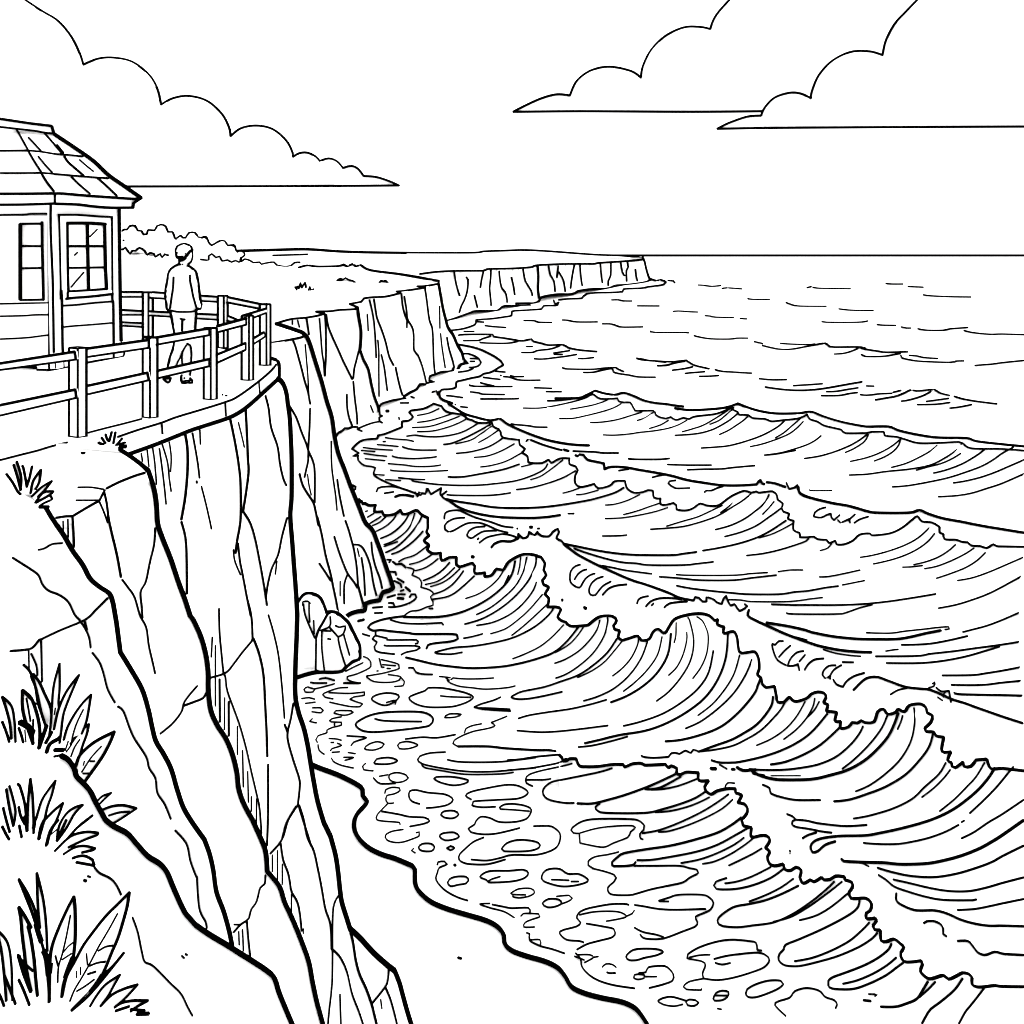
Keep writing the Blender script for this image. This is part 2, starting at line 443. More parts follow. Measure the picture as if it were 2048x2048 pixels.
S4 = '''*3.6 @E
*4.2 1045 1330 1090 1360! 1045 1383 1085 1378! 1085 1415 1130 1455 1190 1465 1220 1475! 1210 1530 1290 1580 1400 1625 1520 1670 1580 1690
1550 1063 1640 1045 1720 1010; 1550 1118 1640 1105 1730 1080 1820 1050; 1510 1158 1640 1150 1760 1115 1880 1070; 1550 1190 1670 1185 1790 1155 1880 1120 1932 1092
1298 1237 1370 1248 1470 1255 1520 1267; 1235 1292 1310 1298 1400 1307; 1125 1315 1230 1328 1355 1336; *4 1432 1308 1480 1325 1570 1335 1700 1335; 1110 1338 1215 1347; 1130 1362 1220 1375 1310 1384
*4 1352 1382 1400 1395 1520 1402 1640 1395 1700 1387; 1140 1403 1210 1410 1295 1418; 1320 1442 1450 1452 1530 1463 1660 1462 1735 1452; 1337 1492 1400 1500 1620 1503 1790 1495
@E 1790 1547 1932 1543; 1400 1550 1500 1562 1610 1567; 1300 1567 1420 1575; 1215 1528 1290 1532; 1280 1268 1300 1268
@M *4 -105 1540 -40 1532 20 1540 130 1545 250 1530 350 1500 455 1440; *4.5 185 1605 250 1595 350 1555 450 1505 550 1450; 280 1600 400 1570 480 1520 560 1465; 460 1590 540 1545 620 1490
*4 285 1675 400 1662 520 1630 600 1590 655 1550; 425 1707 530 1695 640 1655 740 1600; 475 1782 560 1770 680 1735 800 1670; *4.5 220 1860 330 1860 480 1835 650 1802 780 1760; 795 1780 860 1765 900 1752
@P *4 460 375 560 385 570 400 750 425 900 433 1060 433 1180 425 1370 400 1500 360 1600 310 1630 265; 1495 390 1580 360 1680 290 1750 235; *4 1385 467 1500 452 1640 415 1760 370 1850 320
*4 840 507 910 512 1180 512 1340 493; 1750 495 1810 480 1880 455 @Q 165 290; @Q 128 350 190 345 300 315
@P *5 830 540 920 560 1050 580 1200 605 1350 612 1550 608 1720 590 1932 555 @Q 300 375 430 335 500 295; @P *5.5 870 565 930 605 1020 640 1150 670 1280 685 1490 690 1620 683 1730 667; 1790 655 1835 657
@Q 355 432 430 425 530 395 625 350; 498 507 600 480 700 445 780 418; 355 538 480 533 600 515 740 485 845 452; *4 710 622 860 612 980 598 1120 560 1240 515 1350 450 1430 400 1500 345
835 598 960 560 1080 525 1180 480 1275 435; 1260 492 1330 440 1400 375; *4 1220 625 1330 595 1440 545 1540 475 1610 410 1640 350; 1590 505 1640 455 1680 405; *4 1293 680 1420 645 1540 595 1650 520 1740 455
*4.4 1120 790 1250 768 1400 735 1540 690 1650 635 1775 553; 1560 690 1650 665 1740 625 1830 575; *4 1465 828 1580 815 1700 790 1820 755 1932 715 @R 240 695; @Q *4 332 675 460 673 525 667; 65 500 110 497
*5 30 735 150 760 300 790 450 812 600 823 880 825 960 815 1075 800; *4.4 110 772 200 805 350 850 480 880 600 890 700 903 970 903 1080 892 1205 878
*5.5 45 750 130 815 220 865 310 910 420 960 560 1020 700 1065 850 1120 940 1160 1050 1182; *4 310 905 400 920 520 945 720 972; *4.2 780 995 900 1003 1000 1013 1110 1022 1360 1022 1500 1005 1700 982
912 977 1010 983 1360 983 1500 970 1630 962; 1715 955 1800 943 1905 942; *4.4 915 1065 1020 1085 1180 1105 1350 1122 1480 1132 1720 1132 1840 1115 1932 1108 @R 270 1100 380 1080 475 1068
@Q *5 1050 1182 1060 1155! 1090 1160 1120 1190 1150 1190! 1150 1155 1210 1175 1230 1195 1270 1210! 1285 1165 1305 1145! 1320 1190 1340 1222! 1370 1210 1390 1240 1410 1265! 1450 1245 1470 1225 1450 1210
1320 1175 1420 1178 1510 1190 1780 1190 1932 1175 @R 230 1172 350 1158; *4.4 @Q 1660 1212 1830 1217 1932 1217 @R 480 1217 680 1208 860 1190 1050 1162 1240 1130; @R *4.2 65 1280 130 1288 460 1288 540 1275 640 1240 740 1215
@Q *6 1485 1255 1475 1300 1540 1340 1640 1385 1760 1440 1850 1475 1932 1505 @R 330 1540 480 1570 630 1585 735 1588; *6 @Q 1620 1355 1700 1368 1800 1385 1932 1415 @R 260 1430 420 1462 560 1478 680 1485 920 1485 1040 1468 1160 1440 1280 1417
@R 330 790 390 770 420 735; 645 843 750 825 880 790 1000 745 1100 690 1190 610; 748 895 880 865 1000 825 1100 775 1180 715 1230 655; 1065 900 1160 878 1260 840 1340 790 1395 742; 978 920 1050 917 1135 907
1150 932 1250 912 1370 865 1470 815 1540 770; 1243 1008 1350 972 1470 925 1560 870 1630 805; 1408 1025 1520 1005 1640 965 1760 915 1932 840; *4 325 997 400 993 520 970 645 942; 503 1060 580 1045 680 1025
*4 1258 1243 1400 1215 1530 1175 1650 1130 1760 1075 1932 980; 693 1435 880 1438 1000 1422 1160 1405 1240 1395 1340 1388 1345 1405 1310 1410; *4.4 968 1530 1080 1528 1200 1520 1340 1495 1490 1460; *4 1450 1430 1520 1412 1640 1380 1760 1335 1932 1260
845 1580 900 1570 945 1565; *4.4 765 1620 1090 1617 1200 1600 1380 1580 1560 1555 1760 1528 1932 1500; *4.4 850 1673 1110 1673 1300 1655 1480 1620 1620 1580 1740 1543; *4.4 1290 1770 1530 1767 1640 1752 1760 1733 1932 1700; *4.4 1360 1845 1600 1845 1760 1827 1932 1810
355 1567 450 1595 560 1612 650 1620; *2.5 135 1465 230 1490; *5 1385 1905 1430 1918 1760 1925 1932 1930; 0 955 100 942 195 942
@U *5.5 970 550 1040 480 1090 452 1160 448 1250 480 1380 525 1500 540 1560 545 1640 575 1740 620 1850 655 1932 685 2140 758 2300 810
1560 530 1600 520 1612 485 1590 500; *4.4 1620 530 1660 560 1720 555! 1735 645; 1640 570 1680 605; 1700 555 1670 590; *4 1260 585 1320 550 1390 535; 1630 605 1670 632'''
wave(LIP4, [(700, 880), (770, 838), (867, 810), (935, 838), (985, 845), (1010, 876), (1050, 898), (1140, 918), (1150, 968), (1240, 965), (1310, 985), (1360, 1018), (1440, 1010), (1500, 985), (1545, 985), (1570, 1030), (1590, 1065), (1640, 1080), (1700, 1085), (1740, 1065), (1835, 1035), (1880, 1065), (1920, 1085), (2048, 1095)],
     [(700, 912), (760, 958), (840, 988), (900, 1008), (1000, 1034), (1130, 1090), (1250, 1155), (1370, 1200), (1480, 1225), (1600, 1290), (1700, 1345), (1800, 1375), (1900, 1400), (2048, 1440)], S4,
     'very long wave with four ragged peaks rising behind the big curling breaker', 5.2)

LIP3 = '''@P 135 560 170 560! 180 580 195 575! 225 592 280 590! 270 640 330 640! 345 670 430 660 475 630 490 660 540 655 600 630 640 665 690 690! 690 730 690 770 680 800 700 830! 660 870 700 905 685 940 730 970 790 965! 800 1025 860 1000 915 1000! 915 1060 940 1075 1040 1045 1060 1070! 1060 1125 1140 1120! 1135 1150 1190 1140 1230 1090 1280 1100 1320 1040 1390 995 1450 975 1520 980 1580 1000! 1610 1050 1600 1100 1620 1140 1590 1180! 1600 1215 1640 1235 1610 1290 1640 1320 1630 1390! 1700 1390 1735 1410 1710 1470 1745 1500! 1775 1510 1810 1540 1932 1535
@Q 220 1375 310 1310 410 1305 445 1340 420 1380! 430 1410 470 1420 455 1470 490 1495! 540 1480 610 1460 640 1495 700 1485 730 1430 770 1405 820 1440 850 1400 900 1330 1000 1295 1100 1285 1170 1300 1215 1340! 1240 1330 1235 1370 1290 1390! 1285 1440 1360 1425 1390 1470 1410 1585 1470 1590 1530 1585 1560 1640 1565 1720 1550 1765 1580 1790 1590 1840 1620 1865
@U 290 530 350 520! 365 600 375 645 430 640 465 605 510 640 600 615 640 580 690 565 740 575 755 610 735 650 770 665 755 715! 840 725! 825 795 870 795! 870 850 930 840 960 805 1000 810 1030 790 1060 805 1130 800 1160 720 1205 700 1240 740 1300 725 1320 700 1370 720 1410 670 1500 660 1540 690 1550 730 1590 750 1580 800 1530 850! 1540 875 1600 880 1620 910 1680 920! 1665 1030 1735 1035! 1710 1100 1740 1120! 1745 1150 1770 1160 1830 1115! 1840 1150 1890 1150 1932 1100
@Z 1862 1432 1870 1450 1895 1450 1960 1458'''
S3 = '''*3.6 @P
200 640 215 635; 215 685 265 655; 235 733 320 680; 255 750 310 725 360 680; 285 795 360 755 420 700 440 665; *4 318 852 400 815 470 760 520 700 540 660; 345 900 420 870 510 805 560 735 585 655; 345 915 400 895 450 877
*4 358 962 440 920 530 840 610 740 640 680; *4 405 975 470 950 550 895 610 840 650 795; 460 1035 500 1010 580 985 640 945 690 905; 545 1055 620 1035 680 1005 725 975; 590 1105 660 1085 720 1050 770 1010
*4 655 1182 740 1145 810 1095 860 1040; 670 1213 760 1190 830 1145 900 1080; 710 1230 800 1200 870 1155 940 1090; *4 730 1290 810 1262 880 1215 930 1160 970 1105; *4.2 720 1330 830 1312 900 1280 980 1215 1055 1145; 985 1323 1080 1290 1170 1235 1240 1170 1280 1110
*5.2 500 1468 760 1468 920 1440 1050 1390 1180 1315 1290 1220 1350 1130 1375 1030; 1290 1215 1325 1140; 1395 1135 1410 1070 1418 1000; *4 1070 1450 1180 1395 1290 1310 1380 1220 1440 1110 1465 1000
*4.4 978 1525 1120 1480 1260 1400 1380 1300 1480 1180 1535 1060 1540 990; *4 1072 1535 1200 1510 1330 1450 1430 1370 1510 1270 1543 1195; 1182 1600 1300 1560 1410 1480 1500 1395 1590 1290; 1348 1613 1440 1540 1540 1450 1625 1370
*4.2 960 1745 870 1760 760 1755 745 1745! 800 1730 900 1708 1040 1697 1180 1675 1330 1640 1440 1595 1550 1530 1640 1450 1675 1400; 1355 1797 1460 1755 1570 1700 1670 1620 1755 1530
*4.8 515 1785 600 1805 750 1840 920 1862 1050 1870 1250 1860 1400 1835 1550 1795 1680 1745 1780 1660 1870 1550; 1690 1748 1790 1690 1860 1620 1910 1550; *4 970 1635 1040 1622 1120 1600; *4 395 1490 490 1515 630 1522 800 1515 810 1530
*5 415 1035 440 1055 480 1050 515 1080; 530 1080 580 1095 565 1140! 620 1165 640 1200 635 1235! 700 1255 735 1285 710 1310 730 1350 730 1375 680 1390 620 1415 550 1425 500 1462
*5 500 1462 400 1475 310 1495 240 1525 220 1550 260 1575 320 1570 400 1580 550 1595 600 1602 880 1602 920 1615 925 1640 870 1660 740 1675 690 1690 680 1715
*4.2 280 1580 280 1610 255 1640 290 1665 270 1700 275 1725 310 1745 430 1760; *4 285 1615 370 1635! 370 1648 600 1648 615 1660 610 1675 590 1678; *4 345 1690 370 1695 590 1695 630 1710 600 1728 520 1745 480 1765; *4 175 1600 235 1618
@T
*4 350 340 440 305 550 235 640 140 690 60 705 0 @Q 310 1340; @T *4 358 457 450 420 560 345 660 250 740 120 768 0 @Q 372 1315
@T *4.4 410 563 270 595 140 618 50 620 10 605 40 585 100 560 270 525 400 482 530 435 640 365 760 260 840 145; 530 452 640 400 740 330 820 240 880 165
805 440 880 380 950 300 1000 200 1010 140; *4.2 577 635 690 600 820 535 940 430 1030 300 1080 170; 890 560 980 490 1080 390 1160 270 1195 130; *5 790 647 920 595 1050 515 1160 410 1240 270 1265 105; 1290 178 1303 120 1305 20
1245 435 1310 370 1360 270 1388 160 1388 95; *4 1150 637 1250 560 1350 440 1420 310 1443 160 1410 0 @Q 1005 1315; @T 1435 460 1500 370 1545 260 1557 130 1535 50 1505 0 @Q 1075 1310
@T *4.2 890 832 1030 797 1200 735 1350 645 1480 535 1560 410 1597 240; *5 585 968 700 942 860 903 1060 870 1230 810 1400 715 1540 600 1640 450 1695 290 1712 110; 1475 750 1590 660 1690 540 1760 420 1803 275; *4 1378 852 1500 795 1640 690 1760 570 1850 430 1900 310
*5 1220 953 1350 940 1520 895 1660 835 1780 740 1880 630 1932 555 @U 215 520 240 460; @T *4 535 998 650 985 800 950 925 915; *4 65 773 150 748 300 723 480 697 640 660 760 625; *4 55 868 230 880 370 875 560 855 770 828
*4.5 1030 1065 1050 1075 1130 1082 1245 1075! 1270 1045 1310 1045 1330 1052 1380 1025 1420 1045 1440 1018 1480 1032; *5 1480 1035 1600 990 1740 940 1850 880 @U 204 825 270 755 325 670 337 600; @T *4 1500 1032 1600 1020 1740 990 1840 945 @U 240 868 345 765 400 700 430 650
@T *4.8 1580 1100 1640 1118 1730 1120 @U 80 1113 250 1075 400 1025 540 955 650 870 765 735; @T *4 1645 1135 1705 1170; *7 1575 1165 1620 1168; *6 1740 1172 1765 1172; *6 1785 1155 1830 1180 1932 1175
@T *9 430 1100 432 1100
@U 207 985 320 935 430 860 520 760 590 640; 420 938 520 860 600 770 650 680 665 615; 600 770 660 710 700 640; *5 318 1135 430 1115 560 1065 680 1000 770 930 865 840; *4.6 150 1170 250 1177 400 1177 530 1165 690 1135 830 1075 940 985 1010 900 1045 835
*6.2 180 1190 220 1215 320 1245 420 1255 640 1250 800 1215 930 1175 1060 1100 1170 1000 1250 900 1300 790 1320 730; *4 880 1170 980 1090 1100 970 1190 850 1235 750; 1315 860 1345 790 1355 750; *2.5 320 1222 555 1222; *5 50 1155 100 1185 170 1178! 180 1205 270 1220
*4 985 1347 1100 1295 1230 1200 1340 1090 1420 950 1450 800 1445 690; *5 815 1425 940 1410 1080 1365 1220 1310 1370 1220 1480 1110 1560 1000 1595 890; *4.2 968 1560 1100 1535 1280 1480 1430 1405 1530 1310 1640 1210 1695 1120; 1505 1393 1600 1320 1680 1240 1730 1175
1645 1503 1760 1410 1860 1310 1932 1232 2000 1120; *5.4 830 1738 750 1765 690 1815 650 1825 635 1800 640 1760 700 1720 850 1697 1060 1692 1180 1672 1330 1640 1500 1595 1640 1545 1780 1470 1932 1350 2030 1240 2080 1160
@X *4 1505 278 1600 190 1690 100 1760 20 1850 -90; *4 1440 475 1540 425 1650 350 1760 285 1932 170; *4.2 670 510 780 518 940 518 1080 495 1200 465 1320 420 1420 367; 1440 348 1465 333
*6 497 635 515 652 640 660 830 665 960 677 1160 672 1300 648 1440 610 1580 555 1680 500 1760 450 1932 330; 660 665 715 695; *4.6 780 705 900 740 1050 770 1230 778 1400 752 1560 705 1680 660 1760 615 1932 530
*4.4 905 797 1030 825 1200 865 1350 888 1500 888 1640 860 1760 825 1932 780; *4.4 788 760 850 800 910 850 1000 885 1150 930 1300 957 1530 960 1560 953; *4.2 1408 1037 1550 1028 1680 1003 1760 985 1932 950
*5 930 905 930 960 970 995 1080 1038 1230 1040 1330 1065 1430 1110 1530 1140 1650 1160 1760 1160 1932 1165'''
wave(LIP3, [(714, 1003), (770, 1025), (850, 1030), (860, 1090), (950, 1125), (1000, 1140), (1020, 1140), (1050, 1110), (1075, 1110), (1095, 1190), (1130, 1250), (1200, 1240), (1240, 1275), (1300, 1270), (1340, 1245), (1400, 1228), (1440, 1245), (1480, 1300), (1515, 1320), (1540, 1375), (1600, 1395), (1650, 1390), (1690, 1450), (1750, 1430), (1830, 1410), (1870, 1460), (1900, 1525), (2048, 1540)],
     [(714, 1085), (780, 1165), (840, 1235), (900, 1300), (1000, 1350), (1100, 1420), (1250, 1505), (1400, 1525), (1500, 1560), (1600, 1625), (1750, 1720), (1830, 1800), (2048, 1890)], S3,
     'biggest curling breaker with tall fluted face and scalloped crest reaching the cliff foot', 6.8)

LIP0 = '''@T 385 1058 408 1080! 418 1108 445 1105 465 1090 520 1090! 545 1145 600 1152 690 1150 800 1135 890 1135! 900 1155 960 1130 1030 1125 1060 1140 1220 1133! 1245 1160 1265 1145! 1310 1165 1305 1205! 1340 1215 1380 1195 1480 1200! 1485 1260 1560 1262! 1530 1310 1540 1345! 1580 1370 1620 1345 1700 1325 1770 1325! 1775 1360 1820 1375 1790 1435! 1840 1445 1865 1480 1860 1520 1820 1570!
@W 1125 375 1190 390! 1185 460 1210 465 1260 452 1310 455 1335 490 1300 550! 1335 580 1315 620 1330 670 1370 690 1440 675! 1455 720 1500 725 1540 700 1580 725 1570 780! 1595 828 1650 800! 1680 815 1740 780! 1760 800 1810 795 1850 770 1920 775
@X 525 800 580 820 585 860 560 895! 575 945 690 945 735 990 725 1040 695 1060! 695 1105 765 1100! 775 1120 745 1160! 760 1190 805 1195! 810 1275 850 1285 910 1265 960 1300 990 1330 965 1370! 965 1400 990 1440 1040 1445 1125 1435! 1135 1465 1120 1520 1170 1570 1210 1575 1300 1550 1340 1580 1410 1550 1450 1530 1500 1540 1525 1570! 1525 1620 1560 1640 1620 1640 1700 1630 1760 1637 1940 1640'''
S0 = '''*4 @T
*4.6 -20 1100 70 1095 200 1075 300 1065 380 1058; *4.2 -20 1180 150 1165 270 1145 370 1125 415 1108; 485 1128 400 1150 240 1185 150 1215 125 1245 130 1280 180 1305; 130 1255 270 1255 320 1247
*4.4 800 1165 700 1195 540 1228 430 1250 330 1272 275 1310 257 1350 275 1390 320 1415 420 1435 505 1437; *5 527 1440 640 1442 760 1415 900 1375 1040 1325 1150 1280 1300 1210; *5 1060 1328 1110 1330 1180 1315 1270 1270 1340 1230; *4.4 1110 1333 1210 1327 1330 1300 1470 1247
*4.6 705 1440 670 1470 690 1500 760 1515 1060 1515 1200 1485 1350 1440 1460 1395 1530 1350; *4.2 1140 1510 1260 1500 1400 1465 1500 1425 1565 1392; *4.4 1040 1675 1170 1650 1320 1595 1480 1520 1600 1450 1715 1370; *4 1165 1665 1250 1658 1400 1610 1540 1550 1660 1485 1750 1410; 1690 1310 1710 1280 1765 1282
@W *5 280 660 265 680 210 690 110 692 95 685 95 660 140 620 190 590 360 560 560 530 760 480 920 430 1030 370 1110 310; *4.4 290 645 400 643 560 618 760 578 920 525 1060 450 1165 390; *4.2 635 668 780 640 920 590 1050 525 1130 468; *4 805 675 900 655 1020 600 1130 530 1200 475; *4.2 1010 688 1100 645 1200 595 1270 553
*4.2 980 828 1080 812 1200 770 1340 700; *4.4 995 785 910 815 893 845 915 872 1060 872 1200 842 1340 785 1440 715; 1170 970 1300 920 1420 860 1520 790; *4.6 1560 845 1440 905 1300 960 1170 990 1060 1010 980 1055 930 1100 925 1135 960 1162 1080 1172 1200 1158 1360 1135 1500 1075 1640 985 1760 890 1840 815; 1360 1130 1500 1090 1640 1010 1780 910 1900 815
@X *4.6 640 960 630 1010 580 1060 470 1125 330 1195 170 1265 60 1310 45 1345 10 1385 5 1430 40 1465 90 1477 180 1475 330 1440 480 1395 640 1325 740 1260 780 1215; *4.2 128 1440 270 1412 420 1355 560 1280 660 1195 718 1135; *4.6 890 1300 870 1345 790 1410 680 1470 540 1525 430 1565 395 1595 395 1630 430 1655 580 1658 700 1622 840 1555 930 1490 985 1450; *4.2 508 1617 620 1590 740 1540 850 1475 930 1410
168 1118 300 1080 420 1010 550 905; *5 805 1797 920 1797 1000 1775 1090 1735 1140 1660 1178 1597; *4.2 1110 1722 1180 1660 1237 1600; *5 1130 1930 1180 1840 1200 1815 1300 1740 1390 1660 1450 1575; *4.4 1420 1932 1470 1840 1510 1790 1570 1715 1620 1650'''
wave(LIP0, [(1115, 1508), (1127, 1521), (1160, 1532), (1250, 1530), (1340, 1527), (1355, 1548), (1400, 1548), (1415, 1565), (1460, 1580), (1480, 1600), (1490, 1640), (1500, 1670), (1530, 1680), (1540, 1710), (1560, 1730), (1600, 1750), (1650, 1752), (1690, 1755), (1705, 1795), (1740, 1815), (1745, 1840), (1760, 1880), (1790, 1880), (1805, 1900), (1840, 1925), (1860, 1955), (1930, 1950), (1950, 1970), (2048, 1975)],
     [(1100, 1560), (1200, 1640), (1300, 1740), (1400, 1850), (1500, 1940), (1600, 2000), (1700, 2060), (2048, 2200)], S0,
     'nearest slanting wave spilling over the foam patches at the lower right', 6.8)

def over(z):
    """the water surface: the flat sea at height z, or the wave that stands in front of it"""
    g = flat(z)
    def f(u, v):
        d = g(u, v)
        for vs, vf, law, u0 in WAVES:
            if u > u0 - 5 and vs(u) - 12 < v < vf(u): d = min(d, law(u, v))
        return d
    return f

